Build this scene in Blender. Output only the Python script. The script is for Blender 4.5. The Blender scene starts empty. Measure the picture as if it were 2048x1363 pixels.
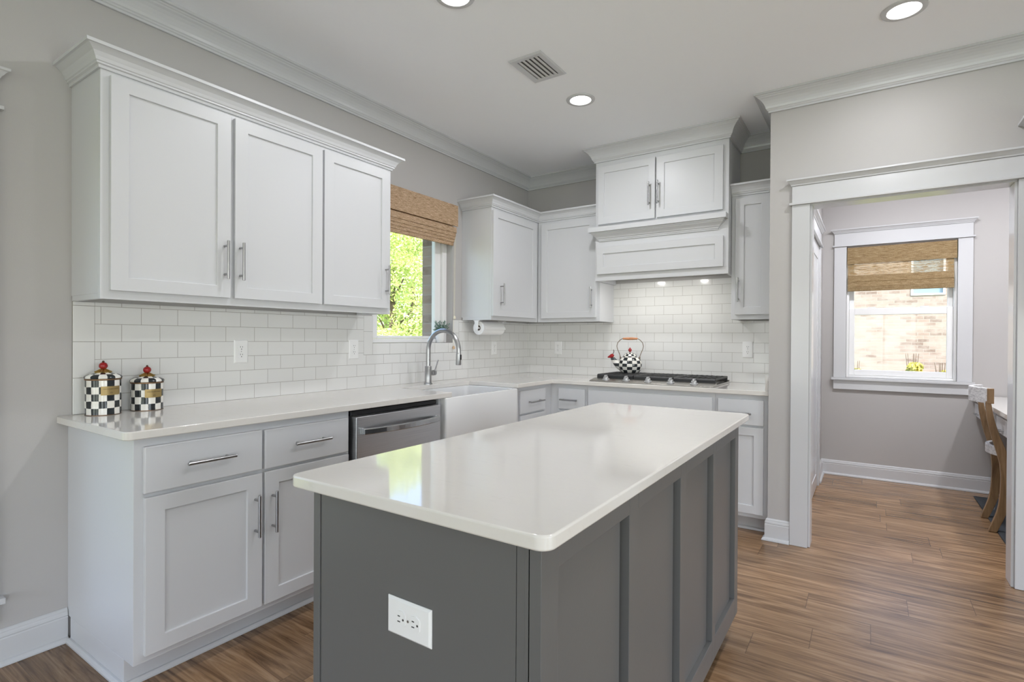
import bpy, bmesh, math, random
from mathutils import Vector, Matrix
PI = math.pi
C = bpy.context.scene.collection
S = bpy.context.scene
random.seed(7)

# ------------------------------------------------------------------ camera
F_PX = 1066.243
YAW, PITCH, ROLL = .5897, -.005, .0056
fw = Vector((-math.sin(YAW) * math.cos(PITCH), math.cos(YAW) * math.cos(PITCH), math.sin(PITCH)))
rt0 = Vector((math.cos(YAW), math.sin(YAW), 0)); up0 = rt0.cross(fw)
rt = rt0 * math.cos(ROLL) + up0 * math.sin(ROLL)
up = -rt0 * math.sin(ROLL) + up0 * math.cos(ROLL)
cam_data = bpy.data.cameras.new('camera')
cam = bpy.data.objects.new('camera', cam_data); C.objects.link(cam)
m = Matrix((rt, up, -fw)).transposed().to_4x4(); m.translation = Vector((2.7027, -4.2958, 1.2362))
cam.matrix_world = m
cam_data.sensor_width = 36; cam_data.sensor_fit = 'HORIZONTAL'; cam_data.lens = F_PX / 2048 * 36
cam_data.clip_start = .05; cam_data.clip_end = 200
S.camera = cam

# ------------------------------------------------------------------ world, sun, added fill light, exposure
w = bpy.data.worlds.new('sky'); S.world = w; w.use_nodes = True
wn = w.node_tree; wn.nodes.clear()
bg = wn.nodes.new('ShaderNodeBackground'); wo = wn.nodes.new('ShaderNodeOutputWorld')
sky = wn.nodes.new('ShaderNodeTexSky'); sky.sky_type = 'NISHITA'; sky.sun_disc = False
sky.sun_elevation = math.radians(58); sky.sun_rotation = math.radians(140); sky.air_density = 1.0; sky.dust_density = 2.0
wn.links.new(sky.outputs[0], bg.inputs[0]); wn.links.new(bg.outputs[0], wo.inputs[0])
bg.inputs[1].default_value = .62
def light(name, kind, loc, direction, energy, color=(1, 1, 1), **kw):
    d = bpy.data.lights.new(name, kind); d.energy = energy; d.color = color
    for k, v in kw.items(): setattr(d, k, v)
    o = bpy.data.objects.new(name, d); C.objects.link(o); o.location = loc
    o.rotation_euler = Vector(direction).to_track_quat('-Z', 'Y').to_euler()
    return o
light('sun', 'SUN', (8, -12, 14), (-.42, .50, -.85), 6.5, (1, .96, .88), angle=.02)
FILL_COL = (.86, .91, 1.0); FILL_REAR = 18; FILL_RIGHT = 50
for x in (1.2, 3.0, 4.8):            # added fill panels outside three unseen rear openings, behind the camera
    light('daylight_fill', 'AREA', (x, -8.50, 1.06), (0, 1, .4), FILL_REAR, FILL_COL, shape='RECTANGLE', size=1.3, size_y=1.9)
for y in (-6.3, -3.6):               # more added fill panels, outside two unseen openings in the right-hand wall
    light('daylight_fill', 'AREA', (6.70, y, 1.06), (-1, 0, .4), FILL_RIGHT, FILL_COL, shape='RECTANGLE', size=1.5, size_y=1.9)
S.view_settings.view_transform = 'Standard'; S.view_settings.look = 'None'
S.view_settings.exposure = 0.38; S.view_settings.gamma = 1.0; S.view_settings.use_curve_mapping = False
S.cycles.max_bounces = 12; S.cycles.diffuse_bounces = 8; S.cycles.glossy_bounces = 4; S.cycles.transparent_max_bounces = 24
S.cycles.caustics_reflective = False; S.cycles.caustics_refractive = False
CAN_W = 7.6; CAN_BACK = .4; CAN_STUDY = 42; HOOD_W = 1.2

# ------------------------------------------------------------------ materials
def new_mat(name):
    mt = bpy.data.materials.new(name); mt.use_nodes = True
    nt = mt.node_tree; b = nt.nodes['Principled BSDF']
    return mt, nt, b
def nd(nt, t, **kw):
    n = nt.nodes.new(t)
    for k, v in kw.items(): setattr(n, k, v)
    return n
def mth(nt, op, a, b=None, c=None):
    n = nd(nt, 'ShaderNodeMath', operation=op)
    for i, v in enumerate((a, b, c)):
        if v is None: continue
        if isinstance(v, (int, float)): n.inputs[i].default_value = v
        else: nt.links.new(v, n.inputs[i])
    return n.outputs[0]
def mixc(nt, fac, a, b):
    n = nd(nt, 'ShaderNodeMix', data_type='RGBA')
    for i, v in ((0, fac), (6, a), (7, b)):
        if isinstance(v, (int, float)): n.inputs[i].default_value = v
        elif isinstance(v, tuple): n.inputs[i].default_value = (*v[:3], 1)
        else: nt.links.new(v, n.inputs[i])
    return n.outputs[2]
def ramp(nt, fac, stops):
    n = nd(nt, 'ShaderNodeValToRGB'); e = n.color_ramp.elements
    while len(e) < len(stops): e.new(.5)
    for i, (p, c) in enumerate(stops): e[i].position = p; e[i].color = (*c, 1)
    nt.links.new(fac, n.inputs[0]); return n.outputs[0]
def noise(nt, vec, scale, detail=3, rough=.5, dist=0):
    n = nd(nt, 'ShaderNodeTexNoise'); n.inputs['Scale'].default_value = scale
    n.inputs['Detail'].default_value = detail; n.inputs['Roughness'].default_value = rough
    n.inputs['Distortion'].default_value = dist
    if vec is not None: nt.links.new(vec, n.inputs['Vector'])
    return n.outputs[0]
def pos(nt): return nd(nt, 'ShaderNodeNewGeometry').outputs['Position']
def objc(nt): return nd(nt, 'ShaderNodeTexCoord').outputs['Object']
def scl(nt, v, s, off=(0, 0, 0)):
    n = nd(nt, 'ShaderNodeMapping'); n.inputs['Scale'].default_value = s; n.inputs['Location'].default_value = off
    nt.links.new(v, n.inputs['Vector']); return n.outputs[0]
def bump(nt, b, h, strength, dist=.002):
    n = nd(nt, 'ShaderNodeBump'); n.inputs['Strength'].default_value = strength; n.inputs['Distance'].default_value = dist
    nt.links.new(h, n.inputs['Height']); nt.links.new(n.outputs[0], b.inputs['Normal'])
def simple(name, col, rough=.5, metal=0, bscale=0, bstr=0, var=0, spec=None, coat=0):
    mt, nt, b = new_mat(name)
    b.inputs['Base Color'].default_value = (*col, 1); b.inputs['Roughness'].default_value = rough
    b.inputs['Metallic'].default_value = metal
    if spec is not None: b.inputs['Specular IOR Level'].default_value = spec
    if coat: b.inputs['Coat Weight'].default_value = coat; b.inputs['Coat Roughness'].default_value = .06
    if bscale: bump(nt, b, noise(nt, pos(nt), bscale, 2), bstr)
    if var:
        f = noise(nt, pos(nt), 3.0, 3)
        c = mixc(nt, f, tuple(x * (1 - var) for x in col), tuple(min(1, x * (1 + var)) for x in col))
        nt.links.new(c, b.inputs['Base Color'])
    return mt

M_wall = simple('greige wall paint', (.44, .425, .417), .6, bscale=260, bstr=.12, var=.02)
M_ceil = simple('flat white ceiling paint', (.90, .915, .945), .8, bscale=200, bstr=.12)
M_trim = simple('white trim paint', (.56, .565, .58), .22, bscale=90, bstr=.03)
M_cab = simple('white cabinet lacquer', (.605, .612, .632), .36, bscale=120, bstr=.03)
M_gray = simple('grey island paint', (.125, .125, .123), .33, bscale=140, bstr=.04)
M_steel = simple('brushed nickel', (.40, .40, .405), .3, 1)
M_knob = simple('satin silver knob', (.50, .50, .51), .4, .5)
M_chrome = simple('polished steel', (.55, .56, .57), .16, 1)
M_black = simple('black plastic', (.012, .012, .013), .4)
M_plate = simple('white plastic', (.80, .80, .80), .35)
M_slot = simple('dark slot', (.03, .03, .03), .6)
M_sink = simple('white fireclay', (.72, .72, .72), .12, spec=.6)
M_iron = simple('black cast iron', (.022, .022, .023), .45, bscale=300, bstr=.2)
M_paper = simple('paper towel', (.86, .86, .86), .9, bscale=180, bstr=.4)
M_gold = simple('brass', (.55, .38, .12), .35, 1)
M_goldp = simple('worn gold plate', (.33, .24, .10), .42, .6, var=.25)
M_red = simple('red enamel', (.32, .012, .014), .18)
M_brown = simple('dark lettering', (.07, .045, .02), .6)
M_pot = simple('white ceramic pot', (.82, .82, .81), .3)
M_cord = simple('cream cord', (.72, .66, .52), .8)
M_tass = simple('pale wood tassel', (.60, .42, .26), .5)
M_grip = simple('turned wood grip', (.50, .22, .10), .4)
M_leafp = simple('sage green leaf', (.16, .27, .22), .6, var=.3)
M_rug = simple('dark blue rug', (.040, .045, .052), .95, bscale=90, bstr=.8, var=.4)
M_dirt = simple('lawn', (.22, .27, .08), .95, var=.3)
M_bark = simple('bark', (.12, .085, .06), .9, bscale=40, bstr=.8)
M_cushion = simple('white cushion', (.72, .72, .72), .9, bscale=300, bstr=.3)
M_roof = simple('roofing', (.2, .2, .2), .9)
M_vinyl = simple('white vinyl window frame', (.80, .80, .80), .35)

def glass():
    mt, nt, b = new_mat('window glass'); nt.nodes.remove(b)
    o = nt.nodes['Material Output']
    t = nd(nt, 'ShaderNodeBsdfTransparent'); g = nd(nt, 'ShaderNodeBsdfGlossy'); g.inputs['Roughness'].default_value = .02
    lw = nd(nt, 'ShaderNodeLayerWeight')
    fac = mth(nt, 'ADD', mth(nt, 'MULTIPLY', mth(nt, 'POWER', lw.outputs['Facing'], 5), .5), .012)
    mx = nd(nt, 'ShaderNodeMixShader')
    nt.links.new(fac, mx.inputs[0]); nt.links.new(t.outputs[0], mx.inputs[1]); nt.links.new(g.outputs[0], mx.inputs[2])
    nt.links.new(mx.outputs[0], o.inputs[0]); return mt
M_glass = glass()
def emis(name, col, st):
    mt, nt, b = new_mat(name)
    b.inputs['Base Color'].default_value = (*col, 1)
    b.inputs['Emission Color'].default_value = (*col, 1); b.inputs['Emission Strength'].default_value = st
    return mt
M_lens = emis('lit lamp lens', (1, .98, .95), 6)
M_hoodlamp = emis('lit hood lamp', (1, .98, .94), 14)

def quartz():
    mt, nt, b = new_mat('white quartz')
    p = pos(nt)
    n1 = noise(nt, scl(nt, p, (3, 14, 8)), 2.2, 6, .65, 1.6)
    v = ramp(nt, n1, [(.0, (.52, .50, .47)), (.30, (.645, .62, .585)), (.40, (.685, .66, .625)), (1, (.695, .67, .635))])
    n2 = noise(nt, p, 130, 2)
    nt.links.new(mixc(nt, mth(nt, 'MULTIPLY', n2, .12), v, (.58, .55, .52)), b.inputs['Base Color'])
    b.inputs['Roughness'].default_value = .07; b.inputs['Specular IOR Level'].default_value = .55
    return mt
M_quartz = quartz()

def tile(name, axis, off):
    """subway tile: axis = the world axis that runs along the wall"""
    mt, nt, b = new_mat(name)
    sp = nd(nt, 'ShaderNodeSeparateXYZ'); nt.links.new(pos(nt), sp.inputs[0])
    cb = nd(nt, 'ShaderNodeCombineXYZ')
    nt.links.new(mth(nt, 'ADD', sp.outputs[axis], off), cb.inputs[0])
    nt.links.new(mth(nt, 'SUBTRACT', sp.outputs[2], .914), cb.inputs[1])
    br = nd(nt, 'ShaderNodeTexBrick'); nt.links.new(cb.outputs[0], br.inputs['Vector'])
    for k, v in (('Scale', 1), ('Mortar Size', .0011), ('Mortar Smooth', .15), ('Brick Width', .1505), ('Row Height', .0745), ('Bias', 0)):
        br.inputs[k].default_value = v
    br.inputs['Color1'].default_value = (.70, .70, .69, 1); br.inputs['Color2'].default_value = (.72, .72, .71, 1)
    br.inputs['Mortar'].default_value = (.37, .35, .325, 1)
    nt.links.new(br.outputs[0], b.inputs['Base Color'])
    b.inputs['Roughness'].default_value = .10; b.inputs['Specular IOR Level'].default_value = .5
    h = mth(nt, 'SUBTRACT', mth(nt, 'MULTIPLY', noise(nt, pos(nt), 9, 2), .25), br.outputs[1])
    bump(nt, b, h, .5, .0012)
    return mt
W_T = .1505
M_tileL = tile('white subway tile side', 1, 3.315 - W_T / 2 + 10 * W_T)
M_tileB = tile('white subway tile back', 0, -.187 - W_T / 2 + 10 * W_T)
M_tile1 = simple('white glazed tile', (.71, .71, .70), .10)
M_grout = simple('grout', (.32, .305, .285), .9)

def woodfloor():
    mt, nt, b = new_mat('brown plank floor')
    sp = nd(nt, 'ShaderNodeSeparateXYZ'); nt.links.new(pos(nt), sp.inputs[0])
    X, Y = sp.outputs[0], sp.outputs[1]
    ry = mth(nt, 'DIVIDE', mth(nt, 'ADD', Y, .42 + 18), .18)
    row = mth(nt, 'FLOOR', ry); fy = mth(nt, 'FRACT', ry)
    wr = nd(nt, 'ShaderNodeTexWhiteNoise', noise_dimensions='1D'); nt.links.new(row, wr.inputs['W'])
    rx = mth(nt, 'ADD', mth(nt, 'DIVIDE', X, 1.22), mth(nt, 'MULTIPLY', wr.outputs[0], 7.3))
    col = mth(nt, 'FLOOR', rx); fx = mth(nt, 'FRACT', rx)
    cv = nd(nt, 'ShaderNodeCombineXYZ'); nt.links.new(row, cv.inputs[0]); nt.links.new(col, cv.inputs[1])
    wp = nd(nt, 'ShaderNodeTexWhiteNoise', noise_dimensions='2D'); nt.links.new(cv.outputs[0], wp.inputs['Vector'])
    g = nd(nt, 'ShaderNodeCombineXYZ')
    nt.links.new(mth(nt, 'MULTIPLY', X, 1.3), g.inputs[0]); nt.links.new(mth(nt, 'MULTIPLY', Y, 16), g.inputs[1])
    nt.links.new(mth(nt, 'MULTIPLY', wp.outputs[0], 40), g.inputs[2])
    n1 = noise(nt, g.outputs[0], 1.6, 6, .62, 1.3)
    g2 = nd(nt, 'ShaderNodeCombineXYZ')
    nt.links.new(mth(nt, 'MULTIPLY', X, 2.2), g2.inputs[0]); nt.links.new(mth(nt, 'MULTIPLY', Y, 110), g2.inputs[1]); nt.links.new(wp.outputs[0], g2.inputs[2])
    n2 = noise(nt, g2.outputs[0], 1.2, 3, .6)
    c = ramp(nt, mth(nt, 'ADD', mth(nt, 'MULTIPLY', n1, .75), mth(nt, 'MULTIPLY', n2, .25)),
             [(.27, (.045, .024, .013)), (.41, (.150, .084, .042)), (.53, (.275, .165, .088)), (.72, (.42, .28, .17))])
    tone = mth(nt, 'ADD', .78, mth(nt, 'MULTIPLY', wp.outputs[0], .42))
    hs = nd(nt, 'ShaderNodeHueSaturation'); nt.links.new(c, hs.inputs['Color']); nt.links.new(tone, hs.inputs['Value'])
    def edge(f, wdt):
        return mth(nt, 'GREATER_THAN', mth(nt, 'ABSOLUTE', mth(nt, 'SUBTRACT', f, .5)), .5 - wdt)
    j = mth(nt, 'MAXIMUM', edge(fy, .004), edge(fx, .0012))
    nt.links.new(mixc(nt, mth(nt, 'MULTIPLY', j, .6), hs.outputs[0], (.05, .03, .018)), b.inputs['Base Color'])
    b.inputs['Roughness'].default_value = .27; b.inputs['Specular IOR Level'].default_value = .5
    bump(nt, b, mth(nt, 'SUBTRACT', mth(nt, 'MULTIPLY', n2, .35), j), .25, .001)
    return mt
M_floor = woodfloor()

def woven(name, transp, dark=1.0, pale=1.0):
    mt, nt, b = new_mat(name); o = nt.nodes['Material Output']
    p = pos(nt)
    n1 = noise(nt, scl(nt, p, (22, 22, 420)), 1.0, 3, .6)
    n2 = noise(nt, scl(nt, p, (160, 160, 160)), 1.0, 2, .5)
    f = mth(nt, 'ADD', mth(nt, 'MULTIPLY', n1, .7), mth(nt, 'MULTIPLY', n2, .3))
    c = ramp(nt, f, [(.34, (.19 * dark, .115 * dark, .048 * dark * pale)), (.5, (.40 * dark, .275 * dark, .135 * dark * pale)), (.66, (.58 * dark, .45 * dark, .27 * dark * pale))])
    nt.links.new(c, b.inputs['Base Color']); b.inputs['Roughness'].default_value = .85
    bump(nt, b, f, .8, .003)
    tr = nd(nt, 'ShaderNodeBsdfTranslucent'); nt.links.new(c, tr.inputs[0])
    m1 = nd(nt, 'ShaderNodeMixShader'); m1.inputs[0].default_value = .30
    nt.links.new(b.outputs[0], m1.inputs[1]); nt.links.new(tr.outputs[0], m1.inputs[2])
    if transp:
        t = nd(nt, 'ShaderNodeBsdfTransparent')
        m2 = nd(nt, 'ShaderNodeMixShader')
        nt.links.new(mth(nt, 'MULTIPLY', mth(nt, 'GREATER_THAN', n1, .46), transp), m2.inputs[0])
        nt.links.new(m1.outputs[0], m2.inputs[1]); nt.links.new(t.outputs[0], m2.inputs[2])
        nt.links.new(m2.outputs[0], o.inputs[0])
    else: nt.links.new(m1.outputs[0], o.inputs[0])
    return mt
M_woven = woven('pale woven wood shade', 0, 1.45, 1.25)
M_wovenD = woven('brown woven wood shade', 0, .95)
M_wovenS = woven('woven wood shade single layer', .6, 1.3)

def chk(name, ncol, row, zoff=0, aoff=0, dens=None):
    """hand painted black and cream checks round an upright axis"""
    mt, nt, b = new_mat(name)
    sp = nd(nt, 'ShaderNodeSeparateXYZ'); nt.links.new(objc(nt), sp.inputs[0])
    a = mth(nt, 'ARCTAN2', sp.outputs[1], sp.outputs[0])
    wob = mth(nt, 'MULTIPLY', mth(nt, 'SUBTRACT', noise(nt, objc(nt), 30, 2), .5), .16)
    ca = mth(nt, 'FLOOR', mth(nt, 'ADD', mth(nt, 'MULTIPLY', mth(nt, 'ADD', a, aoff + 4 * PI), ncol / (2 * PI)), wob))
    if dens:     # rows counted along the radius (for lids)
        r = mth(nt, 'SQRT', mth(nt, 'ADD', mth(nt, 'POWER', sp.outputs[0], 2), mth(nt, 'POWER', sp.outputs[1], 2)))
        rz = mth(nt, 'FLOOR', mth(nt, 'ADD', mth(nt, 'DIVIDE', r, dens), 10))
    else:
        rz = mth(nt, 'FLOOR', mth(nt, 'ADD', mth(nt, 'DIVIDE', mth(nt, 'SUBTRACT', sp.outputs[2], zoff), row), mth(nt, 'ADD', wob, 10)))
    k = mth(nt, 'MODULO', mth(nt, 'ADD', ca, rz), 2)
    d = mixc(nt, noise(nt, objc(nt), 45, 3), (.006, .009, .010), (.035, .04, .045))
    l = mixc(nt, noise(nt, objc(nt), 20, 2), (.70, .66, .58), (.84, .84, .82))
    nt.links.new(mixc(nt, k, d, l), b.inputs['Base Color'])
    b.inputs['Roughness'].default_value = .15
    return mt

def brick(name):
    mt, nt, b = new_mat(name)
    sp = nd(nt, 'ShaderNodeSeparateXYZ'); nt.links.new(pos(nt), sp.inputs[0])
    cb = nd(nt, 'ShaderNodeCombineXYZ')
    nt.links.new(mth(nt, 'ADD', sp.outputs[0], sp.outputs[1]), cb.inputs[0]); nt.links.new(sp.outputs[2], cb.inputs[1])
    br = nd(nt, 'ShaderNodeTexBrick'); nt.links.new(cb.outputs[0], br.inputs['Vector'])
    for k, v in (('Scale', 1), ('Mortar Size', .006), ('Mortar Smooth', .2), ('Brick Width', .22), ('Row Height', .075), ('Bias', -.35)):
        br.inputs[k].default_value = v
    br.inputs['Color1'].default_value = (.30, .225, .185, 1); br.inputs['Color2'].default_value = (.09, .055, .042, 1)
    br.inputs['Mortar'].default_value = (.31, .275, .245, 1)
    n = noise(nt, scl(nt, pos(nt), (1, 1, 2)), 2.5, 4, .7)
    nt.links.new(mixc(nt, ramp(nt, n, [(.35, (0, 0, 0)), (.62, (.85, .85, .85))]), br.outputs[0], (.34, .285, .25)), b.inputs['Base Color'])
    b.inputs['Roughness'].default_value = .95
    bump(nt, b, mth(nt, 'MULTIPLY', br.outputs[1], -1), .6, .006)
    return mt
M_brick = brick('pale mixed brick')

def leafmat(name, c0, c1, c2):
    mt, nt, b = new_mat(name); o = nt.nodes['Material Output']
    n = noise(nt, pos(nt), 3.2, 5, .75)
    c = ramp(nt, n, [(.32, c0), (.5, c1), (.68, c2)])
    nt.links.new(c, b.inputs['Base Color']); b.inputs['Roughness'].default_value = .5
    tr = nd(nt, 'ShaderNodeBsdfTranslucent'); nt.links.new(c, tr.inputs[0])
    mx = nd(nt, 'ShaderNodeMixShader'); mx.inputs[0].default_value = .35
    nt.links.new(b.outputs[0], mx.inputs[1]); nt.links.new(tr.outputs[0], mx.inputs[2]); nt.links.new(mx.outputs[0], o.inputs[0])
    return mt
M_leaf = leafmat('sunny yellow green leaves', (.20, .33, .07), (.60, .68, .22), (.88, .90, .50))
M_leaf2 = leafmat('deep green leaves', (.10, .22, .06), (.30, .46, .12), (.60, .72, .28))
M_leaf3 = leafmat('yellow red shrub leaves', (.20, .22, .04), (.55, .50, .10), (.60, .30, .10))

def woodgrain(name, a, b_, c, axis, fine=26):
    mt, nt, b = new_mat(name)
    s = [fine, fine, fine]; s[axis] = fine / 10
    n = noise(nt, scl(nt, pos(nt), tuple(s)), 1.5, 5, .6, .6)
    nt.links.new(ramp(nt, n, [(.3, a), (.5, b_), (.7, c)]), b.inputs['Base Color'])
    b.inputs['Roughness'].default_value = .5; bump(nt, b, n, .2, .001)
    return mt
M_oak = woodgrain('honey oak', (.15, .085, .038), (.245, .15, .072), (.33, .21, .11), 2)
M_wash = woodgrain('whitewashed oak', (.36, .36, .37), (.58, .58, .59), (.75, .75, .75), 1, 75)

# ------------------------------------------------------------------ mesh helpers (all in world coordinates)
class B:
    def __init__(s): s.bm = bmesh.new()
    def box(s, x0, x1, y0, y1, z0, z1):
        v = [s.bm.verts.new((x, y, z)) for z in (z0, z1) for y in (y0, y1) for x in (x0, x1)]
        for f in ((0, 2, 3, 1), (4, 5, 7, 6), (0, 1, 5, 4), (2, 6, 7, 3), (0, 4, 6, 2), (1, 3, 7, 5)):
            s.bm.faces.new([v[i] for i in f])
        return s
    def poly(s, pts):
        s.bm.faces.new([s.bm.verts.new(p) for p in pts]); return s
    def prism(s, pts, z0, z1):
        a = [s.bm.verts.new((x, y, z0)) for x, y in pts]; b = [s.bm.verts.new((x, y, z1)) for x, y in pts]
        n = len(pts)
        s.bm.faces.new(a[::-1]); s.bm.faces.new(b)
        for i in range(n): s.bm.faces.new((a[i], a[(i + 1) % n], b[(i + 1) % n], b[i]))
        return s
    def extr(s, pts, vec):
        """closed planar outline (3d points) pushed along vec"""
        vec = Vector(vec)
        a = [s.bm.verts.new(p) for p in pts]; b = [s.bm.verts.new(Vector(p) + vec) for p in pts]
        n = len(pts)
        s.bm.faces.new(a[::-1]); s.bm.faces.new(b)
        for i in range(n): s.bm.faces.new((a[i], a[(i + 1) % n], b[(i + 1) % n], b[i]))
        return s
    def rings(s, rings, closed=True, caps=True):
        rs = [[s.bm.verts.new(p) for p in r] for r in rings]
        for a, b in zip(rs, rs[1:]):
            n = len(a)
            for i in range(n if closed else n - 1):
                s.bm.faces.new((a[i], a[(i + 1) % n], b[(i + 1) % n], b[i]))
        if caps and closed:
            s.bm.faces.new(rs[0][::-1]); s.bm.faces.new(rs[-1])
        return s
    def tube(s, pts, r, n=12):
        pts = [Vector(p) for p in pts]; R = r if isinstance(r, (list, tuple)) else [r] * len(pts)
        t0 = (pts[1] - pts[0]).normalized()
        ref = Vector((0, 0, 1)) if abs(t0.z) < .9 else Vector((1, 0, 0))
        u = t0.cross(ref).normalized(); rings = []
        for i, p in enumerate(pts):
            t = (pts[min(i + 1, len(pts) - 1)] - pts[max(i - 1, 0)]).normalized()
            u = (u - t * u.dot(t)).normalized(); v = t.cross(u)
            rings.append([p + (u * math.cos(a) + v * math.sin(a)) * R[i] for a in (2 * PI * k / n for k in range(n))])
        return s.rings(rings)
    def lathe(s, c, prof, n=32, caps=True):
        return s.rings([[(c[0] + r * math.cos(2 * PI * k / n), c[1] + r * math.sin(2 * PI * k / n), c[2] + z) for k in range(n)] for r, z in prof], caps=caps)
    def ball(s, c, r, sz=1, n=16):
        return s.lathe(c, [(max(1e-4, r * math.sin(PI * i / 10)), -r * sz * math.cos(PI * i / 10)) for i in range(11)], n)
    def sweep(s, path, prof, side=-1, closed=False):
        """profile (offset, z) along a plan path with mitred corners; side -1 = to the right of travel"""
        P = [Vector((p[0], p[1])) for p in path]; n = len(P); rings = []
        for i in range(n):
            d0 = (P[i] - P[i - 1]).normalized() if i else None
            d1 = (P[i + 1] - P[i]).normalized() if i < n - 1 else None
            d0 = d0 or d1; d1 = d1 or d0
            n0 = Vector((-d0.y, d0.x)) * side; n1 = Vector((-d1.y, d1.x)) * side
            mv = n0 + n1; mv = mv / mv.dot(n0) if mv.length > 1e-6 else n0
            rings.append([(P[i].x + mv.x * d, P[i].y + mv.y * d, z) for d, z in prof])
        return s.rings(rings)
def done(bld, name, mat, root=None, bevel=0, smooth=False, loc=None, seg=2):
    """link one mesh object; geometry was authored in world coordinates"""
    bm = bld.bm
    bmesh.ops.recalc_face_normals(bm, faces=bm.faces)
    base = Vector((0, 0, 0))
    if root is not None:
        r = root
        while r.parent: r = r.parent
        base = Vector(r.location)
    elif loc is not None: base = Vector(loc)
    if base.length: bmesh.ops.translate(bm, vec=-base, verts=bm.verts)
    me = bpy.data.meshes.new(name); bm.to_mesh(me); bm.free()
    me.materials.append(mat)
    o = bpy.data.objects.new(name, me); C.objects.link(o)
    if root is not None: o.parent = root
    elif loc is not None: o.location = base
    if bevel:
        bv = o.modifiers.new('bevel', 'BEVEL'); bv.width = bevel; bv.segments = seg; bv.limit_method = 'ANGLE'; bv.angle_limit = math.radians(50)
        bv.harden_normals = False
    if smooth:
        for p in me.polygons: p.use_smooth = True
        me.set_sharp_from_angle(angle=math.radians(40))
    return o
def thing(name, loc, label, cat, group=None):
    o = bpy.data.objects.new(name, None); C.objects.link(o); o.location = loc; o.empty_display_size = .1
    o['label'] = label; o['category'] = cat
    if group: o['group'] = group
    return o
def tag(o, label, cat, group=None):
    o['label'] = label; o['category'] = cat
    if group: o['group'] = group
    return o
def struct(o): o['kind'] = 'structure'; return o
def sbox(name, mat, *boxes, bevel=0):
    b = B()
    for q in boxes: b.box(*q)
    return struct(done(b, name, mat, bevel=bevel))

# facing frames: face coordinates (u along, v up, w outward) -> world
def FX(x): return lambda u, v, w: (x + w, u, v)          # faces +x, u = y
def FNX(x): return lambda u, v, w: (x - w, u, v)         # faces -x, u = y
def FNY(y): return lambda u, v, w: (u, y - w, v)         # faces -y, u = x
def fbox(b, f, u0, u1, v0, v1, w0, w1):
    a = f(u0, v0, w0); c = f(u1, v1, w1)
    return b.box(min(a[0], c[0]), max(a[0], c[0]), min(a[1], c[1]), max(a[1], c[1]), min(a[2], c[2]), max(a[2], c[2]))
def shaker(f, u0, u1, v0, v1, st=.06, rl=.052, t=.019, rec=.009):
    b = B()
    o = [(u0, v0), (u1, v0), (u1, v1), (u0, v1)]; i = [(u0 + st, v0 + rl), (u1 - st, v0 + rl), (u1 - st, v1 - rl), (u0 + st, v1 - rl)]
    b.rings([[f(u, v, 0) for u, v in o], [f(u, v, t) for u, v in o], [f(u, v, t) for u, v in i], [f(u, v, t - rec) for u, v in i]])
    return b
def slabfront(f, u0, u1, v0, v1, t=.019):
    return fbox(B(), f, u0, u1, v0, v1, 0, t)
def pull(f, u, v, L, root, vertical=True, off=.034, r=.006, base=.019):
    """bar pull centred at (u, v) on a front standing base proud of f"""
    b = B(); h = L / 2
    p = (lambda k, w: f(u, v + k, w)) if vertical else (lambda k, w: f(u + k, v, w))
    b.tube([p(-h, base + off), p(-h + .001, base + off), p(h - .001, base + off), p(h, base + off)], [r * .85, r, r, r * .85], 12)
    for k in (-h * .74, h * .74): b.tube([p(k, base - .001), p(k, base + off)], r * .75, 10)
    return done(b, 'bar_pull', M_steel, root, smooth=True)

# ------------------------------------------------------------------ the room shell
H = 2.74
X1, Y0, YF, XS = 6.2, -8.0, 1.443, 4.7          # right wall, rear wall, study back wall, study right wall
sbox('floor', M_floor, (-.12, X1 + .12, Y0 - .12, YF + .12, -.1, 0))
sbox('ceiling', M_ceil, (-.3, X1 + .3, Y0 - .3, YF + .3, H, H + .12))
WY0, WY1, WZ0, WZ1 = -1.905, -1.10, 1.20, 2.20        # kitchen window opening
LY0, LY1, LZ0, LZ1 = -4.72, -3.812, .262, 2.045       # tall window nearer the camera
sbox('wall_left', M_wall,
     (-.12, 0, WY1, 0, 0, H), (-.12, 0, WY0, WY1, 0, WZ0), (-.12, 0, WY0, WY1, WZ1, H), (-.12, 0, LY1, WY0, 0, H),
     (-.12, 0, LY0, LY1, 0, LZ0), (-.12, 0, LY0, LY1, LZ1, H), (-.12, 0, Y0, LY0, 0, H))
sbox('wall_exterior', M_brick,
     (-.23, -.121, WY1 - .09, .1, -.1, H), (-.23, -.121, WY0, WY1 - .09, -.1, WZ0 - .01), (-.23, -.121, WY0, WY1 - .09, WZ1, H), (-.23, -.121, LY1, WY0, -.1, H),
     (-.23, -.121, LY0, LY1, -.1, LZ0), (-.23, -.121, LY0, LY1, LZ1, H), (-.23, -.121, Y0, LY0, -.1, H))
sbox('wall_back', M_wall, (-.12, 2.19, 0, .12, 0, H))
XD0, XD1, ZD, YC = 2.42, 3.305, 2.035, -.672           # cased opening to the study
sbox('wall_divider', M_wall, (2.19, 2.34, YC, YF + .12, 0, H))
sbox('wall_doorway', M_wall, (2.34, XD0 - .012, YC, YC + .12, 0, H), (XD1 + .012, X1, YC, YC + .12, 0, H), (XD0 - .012, XD1 + .012, YC, YC + .12, ZD + .012, H))
SX0, SX1, SZ0, SZ1 = 2.53, 3.313, .897, 2.075           # study window opening
sbox('wall_study_back', M_wall, (2.34, SX0, YF, YF + .12, 0, H), (SX1, XS, YF, YF + .12, 0, H), (SX0, SX1, YF, YF + .12, 0, SZ0), (SX0, SX1, YF, YF + .12, SZ1, H))
sbox('wall_study_right', M_wall, (XS, XS + .12, YC + .12, YF + .12, 0, H))
rr_w = [(-7.1, -5.5), (-4.4, -2.8)]
rb = []; xx = Y0
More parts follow.
